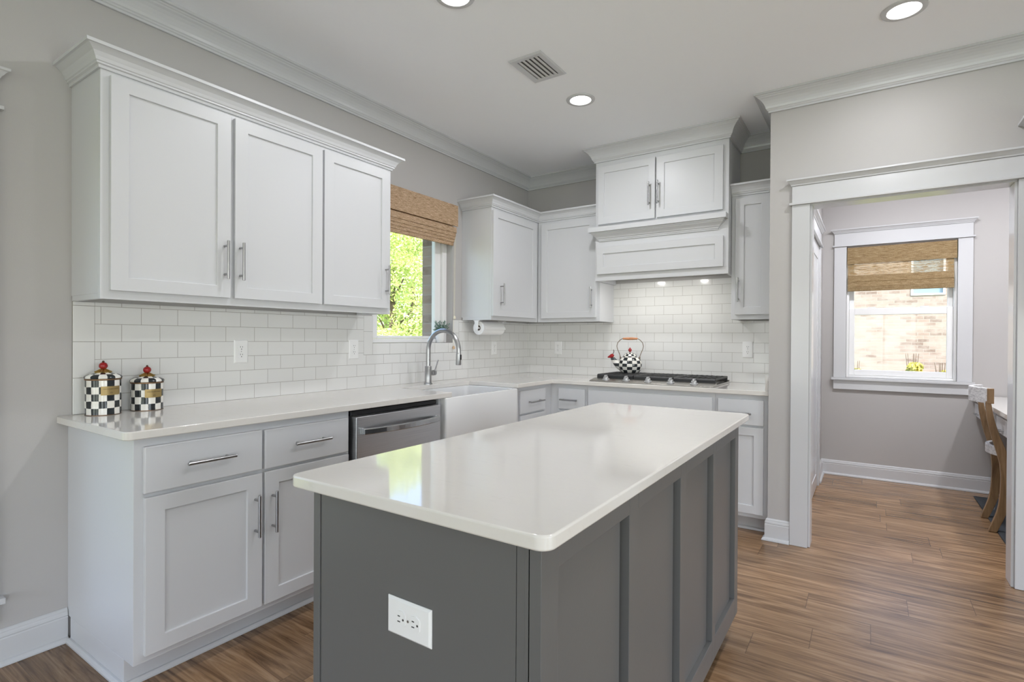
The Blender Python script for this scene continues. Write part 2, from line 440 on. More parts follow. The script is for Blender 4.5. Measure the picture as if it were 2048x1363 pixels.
for a, c in rr_w: rb += [(X1, X1 + .12, xx, a, 0, H), (X1, X1 + .12, a, c, 2.12, H)]; xx = c
rb.append((X1, X1 + .12, xx, YC + .12, 0, H))
sbox('wall_right', M_wall, *rb)
rw = [(.55, 1.85), (2.35, 3.65), (4.15, 5.45)]
rb = []; xx = 0
for a, c in rw: rb += [(xx, a, Y0 - .12, Y0, 0, H), (a, c, Y0 - .12, Y0, 2.12, H)]; xx = c
rb.append((xx, X1, Y0 - .12, Y0, 0, H))
sbox('wall_rear', M_wall, *rb)

CROWN = [(0, -.107), (.011, -.107), (.011, -.097), (.016, -.094), (.019, -.088), (.024, -.084), (.027, -.072), (.033, -.058), (.042, -.044), (.053, -.032), (.062, -.026),
         (.066, -.021), (.072, -.018), (.075, -.013), (.084, -.011), (.084, 0), (0, 0)]
crown = [(d, H + z - .0005) for d, z in CROWN]
struct(done(B().sweep([(.001, Y0 + .01), (.001, -.001), (.876, -.001)], crown), 'trim_1', M_trim))
struct(done(B().sweep([(1.892, -.001), (2.189, -.001), (2.189, YC - .001), (X1, YC - .001)], crown), 'trim_2', M_trim))
BASE = [(0, .001), (.030, .001), (.030, .006), (.027, .013), (.021, .018), (.0145, .020), (.0145, .098), (.0125, .101), (.0125, .104), (.0145, .107), (.013, .115), (.010, .121), (.010, .125), (.007, .130), (.003, .134), (0, .134)]
struct(done(B().sweep([(.0005, Y0 + .01), (.0005, -3.502)], BASE), 'baseboard_left', M_trim))
struct(done(B().sweep([(2.1895, YC + .03), (2.1895, YC - .0005), (2.312, YC - .0005)], BASE), 'baseboard_doorway', M_trim))
struct(done(B().sweep([(2.3405, 1.003), (2.3405, YF - .0005), (XS, YF - .0005)], BASE), 'baseboard_study', M_trim))

def cased(f, u0, u1, v0, v1, lw=.095, sill=None, t=.02, head=.10, over=.012, legs0=0):
    """craftsman surround round an opening: legs, fillet, frieze board, stepped cap and (windows) stool and apron"""
    b = B()
    a0, a1 = u0 - lw, u1 + lw
    if sill is not None: legs0 = v0
    fbox(b, f, a0, u0, legs0, v1, 0, t); fbox(b, f, u1, a1, legs0, v1, 0, t)
    fbox(b, f, a0 - .014, a1 + .014, v1 + .0005, v1 + .014, 0, t + .012)
    fbox(b, f, a0, a1, v1 + .0145, v1 + .014 + head, 0, t)
    zc = v1 + .014 + head
    prof = [(0, 0), (t + .005, 0), (t + .008, .008), (t + .012, .012), (t + .019, .022), (t + .023, .026), (t + .029, .028), (t + .029, .038), (0, .038)]
    # cap with returned ends
    rings = []
    for u, s_ in ((a0, -1), (a1, 1)):
        rings.append([f(u + s_ * max(0, d - t), zc + .0005 + z, d) for d, z in prof])
    b.rings(rings)
    if sill is not None:
        fbox(b, f, a0 - .016, a1 + .016, v0 - .022, v0 - .0005, -.06, t + .022)
        fbox(b, f, a0, a1, v0 - .022 - sill, v0 - .0225, 0, t)
    return b
# opening to the study: casing and jamb lining
struct(done(cased(FNY(YC - .0005), XD0 - .012, XD1 + .012, 0, ZD + .008, legs0=.001), 'trim_3', M_trim, bevel=.0015))
sbox('trim_4', M_trim, (XD0 - .012, XD0, YC - .001, YC + .121, .001, ZD), (XD1, XD1 + .012, YC - .001, YC + .121, .001, ZD), (XD0 - .012, XD1 + .012, YC - .001, YC + .121, ZD, ZD + .012), bevel=.002)
# closed door in the left wall of the study
d1 = struct(done(cased(FX(2.3405), .10, .905, 0, 2.03, legs0=.001), 'door_1', M_trim, bevel=.0015))
pd = B()
pd = shaker(FX(2.3405), .115, .890, .012, 2.02, st=.11, rl=.11, t=.008, rec=.005)
done(pd, 'door_panel', M_trim, d1)

def pane(f, u0, u1, v0, v1, w, root):
    return done(fbox(B(), f, u0, u1, v0, v1, w - .003, w + .003), 'glass_pane', M_glass, root)
def frame4(b, f, u0, u1, v0, v1, wd, w0, w1, bot=None, top=None):
    bot = bot or wd; top = top or wd
    fbox(b, f, u0, u0 + wd, v0, v1, w0, w1); fbox(b, f, u1 - wd, u1, v0, v1, w0, w1)
    fbox(b, f, u0 + wd, u1 - wd, v0, v0 + bot, w0, w1); fbox(b, f, u0 + wd, u1 - wd, v1 - top, v1, w0, w1)
    return b
# kitchen window: drywall reveal, vinyl frame and single fixed sash
f = FX(0)
w1 = struct(done(frame4(B(), f, WY0 + .001, WY1 - .001, WZ0 + .001, WZ1 - .001, .05, -.118, -.055, bot=.028), 'window_1', M_vinyl, bevel=.003))
done(frame4(B(), f, WY0 + .052, WY1 - .052, WZ0 + .03, WZ1 - .052, .062, -.112, -.075, bot=.02), 'sash', M_vinyl, w1, bevel=.006)
pane(f, WY0 + .113, WY1 - .113, WZ0 + .049, WZ1 - .113, -.095, w1)
# tall window at the left edge of the picture
w3 = struct(done(cased(FX(.0005), LY0, LY1, LZ0, LZ1 + .027, lw=.10, sill=.075), 'window_2', M_trim, bevel=.0015))
done(frame4(B(), f, LY0 + .001, LY1 - .001, LZ0 + .001, LZ1 - .001, .05, -.115, -.04), 'window_frame', M_vinyl, w3, bevel=.003)
done(fbox(B(), f, LY0 + .051, LY1 - .051, 1.13, 1.175, -.11, -.05), 'meeting_rail', M_vinyl, w3, bevel=.003)
pane(f, LY0 + .051, LY1 - .051, LZ0 + .051, LZ1 - .051, -.09, w3)
# study window: double hung
f = FNY(YF)
w2 = struct(done(cased(FNY(YF - .0005), SX0, SX1, SZ0, SZ1 + .012, lw=.096, sill=.085, head=.105), 'window_3', M_trim, bevel=.0015))
done(frame4(B(), f, SX0 + .001, SX1 - .001, SZ0 + .001, SZ1 - .001, .02, -.115, -.02), 'window_frame', M_vinyl, w2, bevel=.003)
ls = done(frame4(B(), f, SX0 + .022, SX1 - .022, SZ0 + .022, 1.525, .042, -.075, -.04, bot=.05, top=.06), 'lower_sash', M_vinyl, w2, bevel=.004)
us = done(frame4(B(), f, SX0 + .022, SX1 - .022, 1.49, SZ1 - .022, .036, -.112, -.078, bot=.036), 'upper_sash', M_vinyl, w2, bevel=.004)
for x in (2.72, 3.10): done(fbox(B(), f, x - .03, x + .03, 1.5255, 1.536, -.07, -.045), 'sash_lock', M_plate, ls, bevel=.003)
pane(f, SX0 + .064, SX1 - .064, SZ0 + .072, 1.465, -.057, ls)
pane(f, SX0 + .058, SX1 - .058, 1.526, SZ1 - .058, -.095, us)
# unseen rear windows behind the camera, added to let fill light in
for i, (a, c) in enumerate(rw):
    fr = lambda u, v, w: (u, Y0 + w, v)
    ww = struct(done(frame4(B(), fr, a + .001, c - .001, .002, 2.119, .05, -.11, -.04), 'window_%d' % (4 + i), M_vinyl))
    done(fbox(B(), fr, (a + c) / 2 - .02, (a + c) / 2 + .02, .052, 2.069, -.1, -.05), 'mullion', M_vinyl, ww)
for i, (a, c) in enumerate(rr_w):  # unseen right-wall windows, added so the side fill light can enter
    fr = lambda u, v, w: (X1 - w, u, v)
    ww = struct(done(frame4(B(), fr, a + .001, c - .001, .002, 2.119, .05, -.11, -.04), 'window_%d' % (7 + i), M_vinyl))
    done(fbox(B(), fr, (a + c) / 2 - .02, (a + c) / 2 + .02, .052, 2.069, -.1, -.05), 'mullion', M_vinyl, ww)

# ------------------------------------------------------------------ backsplash
T = .008
b = B()
b.box(.0004, T, -3.411, WY0 - .0765, .9145, 1.377); b.box(.0004, T, WY0 - .0765, WY1 + .0765, .9145, WZ0 - .0765)
b.box(.0004, T, WY1 + .0765, -.0004, .9145, 1.377)
bs = struct(done(b, 'trim_5', M_tileL))
bt = B(); gr = B()
gr.box(.0004, T - .001, -3.4865, -3.411, .9145, 1.377)
for z in (.9145, 1.0635, 1.2125, 1.3615): bt.box(.0006, T, -3.4855, -3.412, z + .0006, min(z + .1478, 1.377))
yl, yr = WY0 - .0755, WY1 + .0755
for y0, y1 in ((yl, WY0), (WY1, yr)):
    gr.box(.0004, T - .001, y0, y1, WZ0 - .0755, 1.377)
    for z in (1.1255, 1.2755): bt.box(.0006, T, y0 + .0008, y1 - .0008, z, min(z + .1485, 1.377))
gr.box(.0004, T - .001, WY0, WY1, WZ0 - .0755, WZ0)
k = 0
while WY0 + k * .1505 < WY1 - .01:
    bt.box(.0006, T, WY0 + k * .1505 + .0008, min(WY0 + (k + 1) * .1505 - .0008, WY1), WZ0 - .0747, WZ0 - .0008); k += 1
done(bt, 'border_tile', M_tile1, bs, bevel=.0012); done(gr, 'grout', M_grout, bs)
b = B(); b.box(T + .0004, .882, -T, -.0004, .9145, 1.377); b.box(.882, 1.889, -T, -.0004, .9145, 1.705); b.box(1.889, 2.1896, -T, -.0004, .9145, 1.377)
struct(done(b, 'trim_6', M_tileB))

# ------------------------------------------------------------------ cabinets
CCR = [(0, 2.244), (.007, 2.244), (.009, 2.254), (.016, 2.257), (.016, 2.263), (.020, 2.266), (.024, 2.278), (.033, 2.293), (.046, 2.304), (.052, 2.308), (.060, 2.309), (.060, 2.321), (0, 2.321)]
SHOE = [(0, .001), (.015, .001), (.0145, .007), (.011, .014), (.006, .018), (0, .019)]
def door(f, u0, u1, v0, v1, root, st=.06, rl=.052, mat=None, name='door'):
    return done(shaker(f, u0, u1, v0, v1, st, rl), name, mat or M_cab, root, bevel=.0012)
def drawer(f, u0, u1, v0, v1, root):
    return done(slabfront(f, u0, u1, v0, v1), 'drawer', M_cab, root, bevel=.004)
XB, XU = .611, .292       # face frame planes
# --- upper cabinet with three doors
c = thing('wall_cabinet', (.15, -2.756, 1.377), 'long white three-door wall cabinet above the two checked canisters', 'cabinet', 'white wall cabinets')
b = B(); b.box(.0005, XU - .019, -3.489, -2.023, 1.398, 2.3); b.box(XU - .019, XU, -3.489, -2.023, 1.3775, 2.3)
b.box(.0095, XU - .019, -3.489, -3.471, 1.3775, 1.398); b.box(.0095, XU - .019, -2.041, -2.023, 1.3775, 1.398)
done(b, 'cabinet_body', M_cab, c, bevel=.0012)
done(B().sweep([(.0005, -3.4895), (XU + .0005, -3.4895), (XU + .0005, -2.0225), (.0005, -2.0225)], CCR), 'crown_moulding', M_cab, c)
f = FX(XU + .0005)
for u0, u1, up_ in ((-3.461, -3.003, -3.032), (-2.984, -2.519, -2.962), (-2.507, -2.047, -2.078)):
    d = door(f, u0, u1, 1.411, 2.226, c); pull(f, up_, 1.577, .17, d)
# --- corner pair
c = thing('wall_cabinet', (.15, -.5, 1.377), 'white one-door wall cabinet between the kitchen window and the room corner', 'cabinet', 'white wall cabinets')
b = B(); b.box(.0005, XU - .019, -.984, -.001, 1.398, 2.3); b.box(XU - .019, XU, -.984, -.295, 1.3775, 2.3); b.box(.0095, XU - .019, -.984, -.966, 1.3775, 1.398)
done(b, 'cabinet_body', M_cab, c, bevel=.0012)
done(B().sweep([(.0005, -.9845), (XU + .0005, -.9845), (XU + .0005, -.2925)], CCR[:-1] + [(0, 2.321)]), 'crown_moulding', M_cab, c)
d = door(f, -.982, -.345, 1.408, 2.22, c); pull(f, -.884, 1.577, .17, d)
c2 = thing('wall_cabinet', (.6, -.15, 1.377), 'white one-door wall cabinet between the room corner and the range hood', 'cabinet', 'white wall cabinets')
b = B(); b.box(XU + .001, .882, -XU + .019, -.001, 1.398, 2.3); b.box(XU + .001, .882, -XU, -XU + .019, 1.3775, 2.3); b.box(.864, .882, -XU + .019, -.0095, 1.3775, 1.398)
done(b, 'cabinet_body', M_cab, c2, bevel=.0012)
# crowns meet in a mitre at the inner corner
done(B().sweep([(XU + .001, -XU - .0005), (.876, -XU - .0005)], CCR), 'crown_moulding', M_cab, c2)
g = FNY(-XU - .0005)
d = door(g, .335, .852, 1.41, 2.22, c2); pull(g, .819, 1.574, .17, d)
# --- right of the hood
c = thing('wall_cabinet', (2.04, -.15, 1.377), 'narrow white wall cabinet between the range hood and the right side wall', 'cabinet', 'white wall cabinets')
b = B(); b.box(1.8905, 2.189, -XU + .019, -.001, 1.398, 2.3); b.box(1.8905, 2.189, -XU, -XU + .019, 1.3775, 2.3); b.box(1.8905, 1.908, -XU + .019, -.0095, 1.3775, 1.398)
done(b, 'cabinet_body', M_cab, c, bevel=.0012)
done(B().sweep([(1.8905, -XU - .0005), (2.189, -XU - .0005)], CCR), 'crown_moulding', M_cab, c)
d = door(g, 1.919, 2.141, 1.411, 2.224, c, st=.057); pull(g, 1.941, 1.583, .17, d)
# --- hood cabinet
HY = -.385
hc = thing('range_hood', (1.384, -.19, 1.70), 'white panelled range hood cabinet above the gas cooktop', 'range hood')
b = B(); b.box(.8835, 1.889, HY, -.001, 1.745, 2.738)
b.box(.8835, 1.889, HY, HY + .02, 1.695, 1.745); b.box(.8835, .9035, HY + .02, -.0095, 1.695, 1.745); b.box(1.869, 1.889, HY + .02, -.0095, 1.695, 1.745)
done(b, 'cabinet_body', M_cab, hc, bevel=.0012)
done(B().sweep([(.883, -.001), (.883, HY - .0005), (1.8895, HY - .0005), (1.8895, -.001)], crown), 'crown_moulding', M_cab, hc)
hf = FNY(HY - .0005)
d = door(hf, .912, 1.370, 2.139, 2.594, hc, st=.05, rl=.055); pull(hf, 1.331, 2.32, .174, d)
d = door(hf, 1.382, 1.853, 2.141, 2.592, hc, st=.058, rl=.055); pull(hf, 1.399, 2.322, .174, d)
door(hf, .903, 1.857, 1.746, 1.960, hc, st=.055, rl=.054, name='apron_panel')
MA = [(0, 2.006), (.008, 2.006), (.010, 2.014), (.015, 2.017), (.015, 2.022), (.022, 2.027), (.030, 2.038), (.044, 2.050), (.050, 2.055), (.050, 2.060), (.056, 2.063), (.056, 2.074), (.074, 2.074), (.074, 2.110), (0, 2.110)]
done(B().sweep([(.925, HY + .02), (.925, HY - .0005), (1.812, HY - .0005), (1.812, HY + .02)], MA), 'mantel_shelf', M_cab, hc)
ins = done(B().box(.93, 1.845, -.362, -.03, 1.7355, 1.7445), 'insert', simple('hood insert', (.62, .62, .62), .35, .3), hc, bevel=.003)
done(B().box(1.07, 1.36, -.28, -.06, 1.729, 1.735).box(1.42, 1.71, -.28, -.06, 1.729, 1.735), 'filter', simple('hood filter', (.5, .5, .5), .4, .6), ins, bevel=.002)
for x in (1.19, 1.555):
    done(B().lathe((x, -.325, 1.7295), [(.030, 0), (.030, .0055)], 20), 'lamp', M_hoodlamp, ins)
    light('hood_light', 'AREA', (x, -.325, 1.728), (0, .15, -1), HOOD_W, (1, .98, .94), shape='DISK', size=.055)

# --- base cabinets, left run
def toe(b, x0, x1, y0, y1): return b.box(x0, x1, y0, y1, .001, .1)
c = thing('base_cabinet', (.3, -3.043, 0), 'white two-door two-drawer base cabinet under the checked canisters', 'cabinet', 'white base cabinets')
b = B(); b.box(.0008, XB, -3.499, -2.59, .1, .884); b.box(.031, .535, -3.499, -2.59, .001, .1)
done(b, 'cabinet_body', M_cab, c, bevel=.0012)
done(B().sweep([(.031, -3.4995), (.5355, -3.4995), (.5355, -2.59)], SHOE), 'shoe_moulding', M_trim, c)
f = FX(XB + .0005)
d = drawer(f, -3.473, -3.042, .690, .854, c); pull(f, -3.257, .775, .178, d, False)
d = drawer(f, -3.031, -2.604, .688, .852, c); pull(f, -2.817, .776, .182, d, False)
d = door(f, -3.470, -3.042, .127, .675, c, st=.063, rl=.054); pull(f, -3.074, .511, .171, d)
d = door(f, -3.030, -2.604, .127, .676, c, st=.063, rl=.054); pull(f, -2.998, .511, .171, d)
# dishwasher
c = thing('dishwasher', (.3, -2.265, 0), 'stainless steel dishwasher between the base cabinet and the farmhouse sink', 'dishwasher')
done(B().box(.03, .585, -2.582, -1.948, .001, .88), 'tub', M_black, c)
done(B().box(.585, .606, -2.575, -1.955, .852, .876), 'control_strip', M_black, c, bevel=.003)
b = B()
def brushed():
    mt, nt, b_ = new_mat('brushed stainless'); b_.inputs['Metallic'].default_value = 1
    n = noise(nt, scl(nt, pos(nt), (3, 3, 500)), 1, 2)
    nt.links.new(ramp(nt, n, [(.3, (.62, .63, .65)), (.7, (.74, .75, .77))]), b_.inputs['Base Color'])
    b_.inputs['Roughness'].default_value = .32; b_.inputs['Anisotropic'].default_value = .5; return mt
M_ss = brushed()
dd = done(B().box(.586, .650, -2.574, -1.966, .11, .851), 'door', M_ss, c, bevel=.004)
pts = []; n = 14
hb = B()
for s0 in (0, 1):
    pass
ring = []
for i in range(n + 1):
    t = i / n; y = -2.545 + t * .545; bow = .012 + .038 * math.sin(PI * t) ** .7
    x = .650 + bow
    ring.append([(x, y, .762), (x + .014, y, .764), (x + .014, y, .792), (x, y, .794)])
hb.rings(ring); hb.box(.6495, .664, -2.548, -2.530, .762, .794); hb.box(.6495, .664, -2.012, -1.994, .762, .794)
done(hb, 'handle', M_chrome, dd, bevel=.003)
done(B().box(.50, .53, -2.575, -1.955, .002, .105), 'toe_kick', M_black, c)
# sink base
c = thing('base_cabinet', (.3, -1.54, 0), 'white base cabinet beneath the farmhouse sink', 'cabinet', 'white base cabinets')
b = B(); b.box(.03, XB, -1.94, -1.141, .1, .622); b.box(.03, XB, -1.94, -1.9265, .622, .884); b.box(.03, XB, -1.1535, -1.141, .622, .884); toe(b, .03, .535, -1.94, -1.141)
done(b, 'cabinet_body', M_cab, c, bevel=.0012)
d = door(f, -1.92, -1.545, .127, .61, c); pull(f, -1.575, .5, .17, d)
d = door(f, -1.535, -1.16, .127, .61, c); pull(f, -1.505, .5, .17, d)
# corner left
c = thing('base_cabinet', (.3, -.85, 0), 'white base cabinet just right of the farmhouse sink, beside the inner corner', 'cabinet', 'white base cabinets')
b = B(); b.box(.03, XB, -1.14, -.012, .1, .884); toe(b, .03, .535, -1.14, -.012)
done(b, 'cabinet_body', M_cab, c, bevel=.0012)
d = drawer(f, -1.081, -.729, .690, .856, c); pull(f, -.893, .770, .20, d, False)
d = door(f, -1.081, -.729, .127, .678, c); pull(f, -.765, .511, .171, d)
# back run
g = FNY(-XB - .0005)
c = thing('base_cabinet', (.77, -.3, 0), 'narrow white one-drawer base cabinet left of the cooktop cabinet', 'cabinet', 'white base cabinets')
b = B(); b.box(XB + .001, .929, -XB, -.012, .1, .884); toe(b, .62, .929, -.535, -.012)
done(b, 'cabinet_body', M_cab, c, bevel=.0012)
d = drawer(g, .688, .915, .690, .851, c); pull(g, .79, .765, .15, d, False)
d = door(g, .688, .915, .127, .678, c, st=.05); pull(g, .72, .511, .171, d)
c = thing('base_cabinet', (1.395, -.3, 0), 'wide white base cabinet with a blank front panel under the gas cooktop', 'cabinet', 'white base cabinets')
b = B(); b.box(.93, 1.861, -XB, -.012, .1, .884); toe(b, .93, 1.861, -.535, -.012)
done(b, 'cabinet_body', M_cab, c, bevel=.0012)
done(slabfront(g, .943, 1.844, .690, .852), 'front_panel', M_cab, c, bevel=.004)
d = door(g, .943, 1.389, .127, .678, c); pull(g, 1.36, .511, .171, d)
d = door(g, 1.398, 1.844, .127, .678, c); pull(g, 1.427, .511, .171, d)
c = thing('base_cabinet', (2.02, -.3, 0), 'white base cabinet with drawer and door at the right end of the cooktop wall', 'cabinet', 'white base cabinets')
b = B(); b.box(1.862, 2.188, -XB, -.012, .1, .884); toe(b, 1.862, 2.188, -.535, -.012)
done(b, 'cabinet_body', M_cab, c, bevel=.0012)
done(B().sweep([(1.862, -.5355), (2.188, -.5355)], SHOE), 'shoe_moulding', M_trim, c)
d = drawer(g, 1.880, 2.157, .690, .852, c); pull(g, 2.005, .766, .17, d, False)
d = door(g, 1.880, 2.157, .128, .677, c, st=.057); pull(g, 1.91, .511, .171, d)
# right-hand wall cabinet whose crown just enters the picture
c = thing('wall_cabinet', (3.85, -.85, 1.377), 'white wall cabinet right of the study opening, only its crown corner in view', 'cabinet', 'white wall cabinets')
done(B().box(3.405, 4.3, YC - .294, YC - .0305, 1.3775, 2.3).box(3.405, 4.3, YC - .0305, YC - .001, 2.225, 2.3), 'cabinet_body', M_cab, c, bevel=.0012)
done(B().sweep([(3.404, YC - .001), (3.404, YC - .2945), (4.3, YC - .2945)], [(d * 1.5, z) for d, z in CCR]), 'crown_moulding', M_cab, c)
hfr = FNY(YC - .2945)
d = door(hfr, 3.43, 3.85, 1.411, 2.224, c); pull(hfr, 3.82, 1.58, .17, d)
d = door(hfr, 3.86, 4.28, 1.411, 2.224, c); pull(hfr, 3.89, 1.58, .17, d)

# ------------------------------------------------------------------ worktops
def arc(cx, cy, r, a0, a1, n=10):
    return [(cx + r * math.cos(math.radians(a0 + (a1 - a0) * i / n)), cy + r * math.sin(math.radians(a0 + (a1 - a0) * i / n))) for i in range(n + 1)]
XF = .645
out = [(.0005, -3.536)] + arc(XF - .025, -3.536 + .025, .025, -90, 0) + [(XF, -1.858), (.205, -1.858), (.205, -1.14), (XF, -1.14)] + arc(XF + .004, -.644 - .004, .004, 180, 90, 3) + [(2.1892, -.644), (2.1892, -.0005), (.0005, -.0005)]
t = tag(done(B().prism(out, .8845, .914), 'worktop', M_quartz, loc=(.3, -1.5, .8845), bevel=.003, smooth=True), 'white quartz worktop running round the left and back walls', 'worktop')
done(B().box(2.166, 2.1892, -.640, -T - .0005, .9145, 1.012), 'side_splash', M_quartz, t, bevel=.002)
IX0, IX1, IY0, IY1 = 1.571, 2.2745, -3.548, -1.788
r = .028
out = arc(IX0 + r, IY0 + r, r, 180, 270) + arc(IX1 - r, IY0 + r, r, 270, 360) + arc(IX1 - r, IY1 - r, r, 0, 90) + arc(IX0 + r, IY1 - r, r, 90, 180)
tag(done(B().prism(out, .8865, .9135), 'worktop', M_quartz, loc=(1.92, -2.67, .8865), bevel=.004, seg=3, smooth=True), 'white quartz worktop on the grey kitchen island', 'worktop')

# ------------------------------------------------------------------ island
c = thing('kitchen_island', (1.95, -2.7, 0), 'dark grey panelled kitchen island in the middle of the floor', 'kitchen island')
bx0, bx1, by0, by1 = 1.637, 2.249, -3.525, -1.895
b = B(); b.box(bx0 + .004, bx1 - .034, by0 + .004, by1, .085, .886); b.box(bx0 + .01, bx1 - .08, by0 + .004, by1 - .06, .001, .085)
done(b, 'cabinet_body', M_gray, c)
b = B()          # right side: stiles and rails round four recessed panels
ff = FX(bx1 - .022)
for u0, u1 in ((by0, -3.466), (-3.127, -3.070), (-2.725, -2.670), (-2.330, -2.288), (-1.955, by1)): fbox(b, ff, u0, u1, .085, .886, -.0115, .022)
for u0, u1 in ((-3.466, -3.127), (-3.070, -2.725), (-2.670, -2.330), (-2.288, -1.955)):
    fbox(b, ff, u0, u1, .832, .886, -.0115, .022); fbox(b, ff, u0, u1, .085, .165, -.0115, .022)
    done(fbox(B(), ff, u0 + .0005, u1 - .019, .1655, .8315, -.0115, .006), 'recessed_panel', M_gray, c)
done(b, 'side_frame', M_gray, c, bevel=.001)
gg = FNY(by0 + .004)
b = B(); fbox(b, gg, bx0, bx0 + .022, .001, .886, 0, .004); fbox(b, gg, bx1 - .026, bx1 - .0225, .001, .886, 0, .004)
fbox(b, gg, bx0 + .026, bx1 - .052, .001, .886, 0.0002, .002)
fbox(b, gg, bx1 - .050, bx1 - .027, .001, .886, .0002, .0035)
done(b, 'end_panel', M_gray, c, bevel=.0008)
# kitchen-side doors of the island (facing the sink)
fl = FNX(bx0 + .0035)
for i in range(3):
    y0 = by0 + .03 + i * .535
    d = done(shaker(fl, y0, y0 + .52, .12, .86), 'door', M_gray, c, bevel=.0012); pull(fl, y0 + .47, .70, .17, d)

# ------------------------------------------------------------------ outlets
def outlet(loc, f, u, v, label, horiz=False, group='white wall outlets'):
    c = thing('outlet', loc, label, 'outlet', group)
    hu, hv = (.060, .038) if horiz else (.037, .060)
    b = B(); k = .005
    b.rings([[f(u - hu, v - hv, 0), f(u + hu, v - hv, 0), f(u + hu, v + hv, 0), f(u - hu, v + hv, 0)],
             [f(u - hu, v - hv, .002), f(u + hu, v - hv, .002), f(u + hu, v + hv, .002), f(u - hu, v + hv, .002)],
             [f(u - hu + k, v - hv + k, .006), f(u + hu - k, v - hv + k, .006), f(u + hu - k, v + hv - k, .006), f(u - hu + k, v + hv - k, .006)]])
    done(b, 'cover_plate', M_plate, c, bevel=.0008)
    for s_ in (-1, 1):
        cu, cv = (u + s_ * .0195, v) if horiz else (u, v + s_ * .0195)
        pt = []
        for i in range(20):
            a = 2 * PI * i / 20
            p_, q_ = .0165 * math.cos(a), .0165 * math.sin(a)
            if horiz: p_ = max(-.0135, min(.0135, p_))
            else: q_ = max(-.0135, min(.0135, q_))
            pt.append((cu + p_, cv + q_))
        rc = done(B().rings([[f(p_, q_, .0055) for p_, q_ in pt], [f(p_, q_, .0078) for p_, q_ in pt]]), 'receptacle', M_plate, c)
        sb = B()
        for kx, hw, hh in ((-.0055, .0011, .0038), (.0055, .0011, .0032)):
            if horiz: fbox(sb, f, cu - .004 - hh, cu - .004 + hh, cv + kx - hw, cv + kx + hw, .0076, .0081)
            else: fbox(sb, f, cu + kx - hw, cu + kx + hw, cv + .004 - hh, cv + .004 + hh, .0076, .0081)
        hu_, hv_ = (cu + .0075, cv) if horiz else (cu, cv - .0075)
        sb.rings([[f(hu_ + .0024 * math.cos(a), hv_ + .0024 * math.sin(a), w_) for a in (2 * PI * i / 10 for i in range(10))] for w_ in (.0076, .0081)])
        done(sb, 'slots', M_slot, rc)
    done(B().rings([[f(u + .0026 * math.cos(a), v + .0026 * math.sin(a), w_) for a in (2 * PI * i / 10 for i in range(10))] for w_ in (.0058, .0068)]), 'screw', M_steel, c)
fL, fB = FX(T), FNY(-T)
outlet((T, -2.787, 1.16), fL, -2.787, 1.161, 'white outlet on the tiled left wall, nearest the checked canisters')
outlet((T, -2.068, 1.16), fL, -2.062, 1.161, 'white outlet on the tiled left wall just left of the kitchen window')
outlet((T, -.548, 1.15), fL, -.548, 1.152, 'white outlet on the tiled left wall behind the faucet, near the room corner')
outlet((.342, -T, 1.15), fB, .342, 1.152, 'white outlet on the tiled back wall left of the kettle')
outlet((1.953, -T, 1.16), fB, 1.953, 1.161, 'white outlet on the tiled back wall right of the cooktop')
outlet((1.944, by0, .671), FNY(by0 + .0018), 1.944, .671, 'white sideways outlet on the end of the grey island', True, 'island outlet')

# ------------------------------------------------------------------ sink and faucet
c = thing('farmhouse_sink', (.42, -1.54, .63), 'white farmhouse apron sink under the kitchen window', 'sink')
sx0, sx1, sy0, sy1, sz0, sz1 = .185, .655, -1.924, -1.157, .63, .884
b = B(); k = .022
o4 = [(sx0, sy0), (sx1, sy0), (sx1, sy1), (sx0, sy1)]
def rr(x0, x1, y0, y1, r): return arc(x0 + r, y0 + r, r, 180, 270, 4) + arc(x1 - r, y0 + r, r, 270, 360, 4) + arc(x1 - r, y1 - r, r, 0, 90, 4) + arc(x0 + r, y1 - r, r, 90, 180, 4)
A = rr(sx0, sx1, sy0, sy1, .012); I = rr(sx0 + k, sx1 - k, sy0 + k, sy1 - k, .03); J = rr(sx0 + k + .015, sx1 - k - .015, sy0 + k + .015, sy1 - k - .015, .04)
b.rings([[(x, y, sz0) for x, y in A], [(x, y, sz1 - .004) for x, y in A], [(x + (.42 - x) * .01, y + (-1.54 - y) * .01, sz1) for x, y in A], [(x, y, sz1) for x, y in I], [(x, y, sz1 - .006) for x, y in I], [(x, y, sz0 + .025) for x, y in J]])
# keep the counter fingers clear of the apron: the apron stands in front of them
done(b, 'basin', M_sink, c, bevel=.003, smooth=True)
done(B().lathe((.40, -1.54, sz0 + .0255), [(.045, 0), (.045, .003), (.03, .004), (.0285, .001)], 24), 'drain', M_chrome, c, smooth=True)

fx, fy = .145, -1.524
c = thing('kitchen_faucet', (fx, fy, .914), 'brushed nickel gooseneck faucet behind the farmhouse sink', 'faucet')
done(B().lathe((fx, fy, .9142), [(.030, 0), (.030, .005), (.027, .008), (.0235, .010), (.0235, .122), (.022, .124), (.016, .125)], 28), 'body', M_steel, c, smooth=True)
pts = [(fx, fy, 1.037), (fx, fy, 1.09)]
for i in range(21):
    a = PI - (PI * 1.03) * i / 20
    pts.append((fx + .137 + .137 * math.cos(a), fy, 1.150 + .137 * math.sin(a)))
done(B().tube(pts, .0155, 18), 'spout', M_steel, c, smooth=True)
e = Vector(pts[-1]); dn = (Vector(pts[-1]) - Vector(pts[-2])).normalized()
hd = done(B().tube([e, e + dn * .004, e + dn * .006, e + dn * .075, e + dn * .082], [.0155, .0155, .0175, .0190, .0175], 20), 'spray_head', M_steel, c, smooth=True)
mid = e + dn * .028
done(B().box(mid.x + .015, mid.x + .0215, mid.y - .008, mid.y + .008, mid.z - .018, mid.z + .016), 'button', M_black, hd, bevel=.003)
lv = B(); lv.tube([(fx, fy + .02, .99), (fx, fy + .068, .99)], .019, 20)
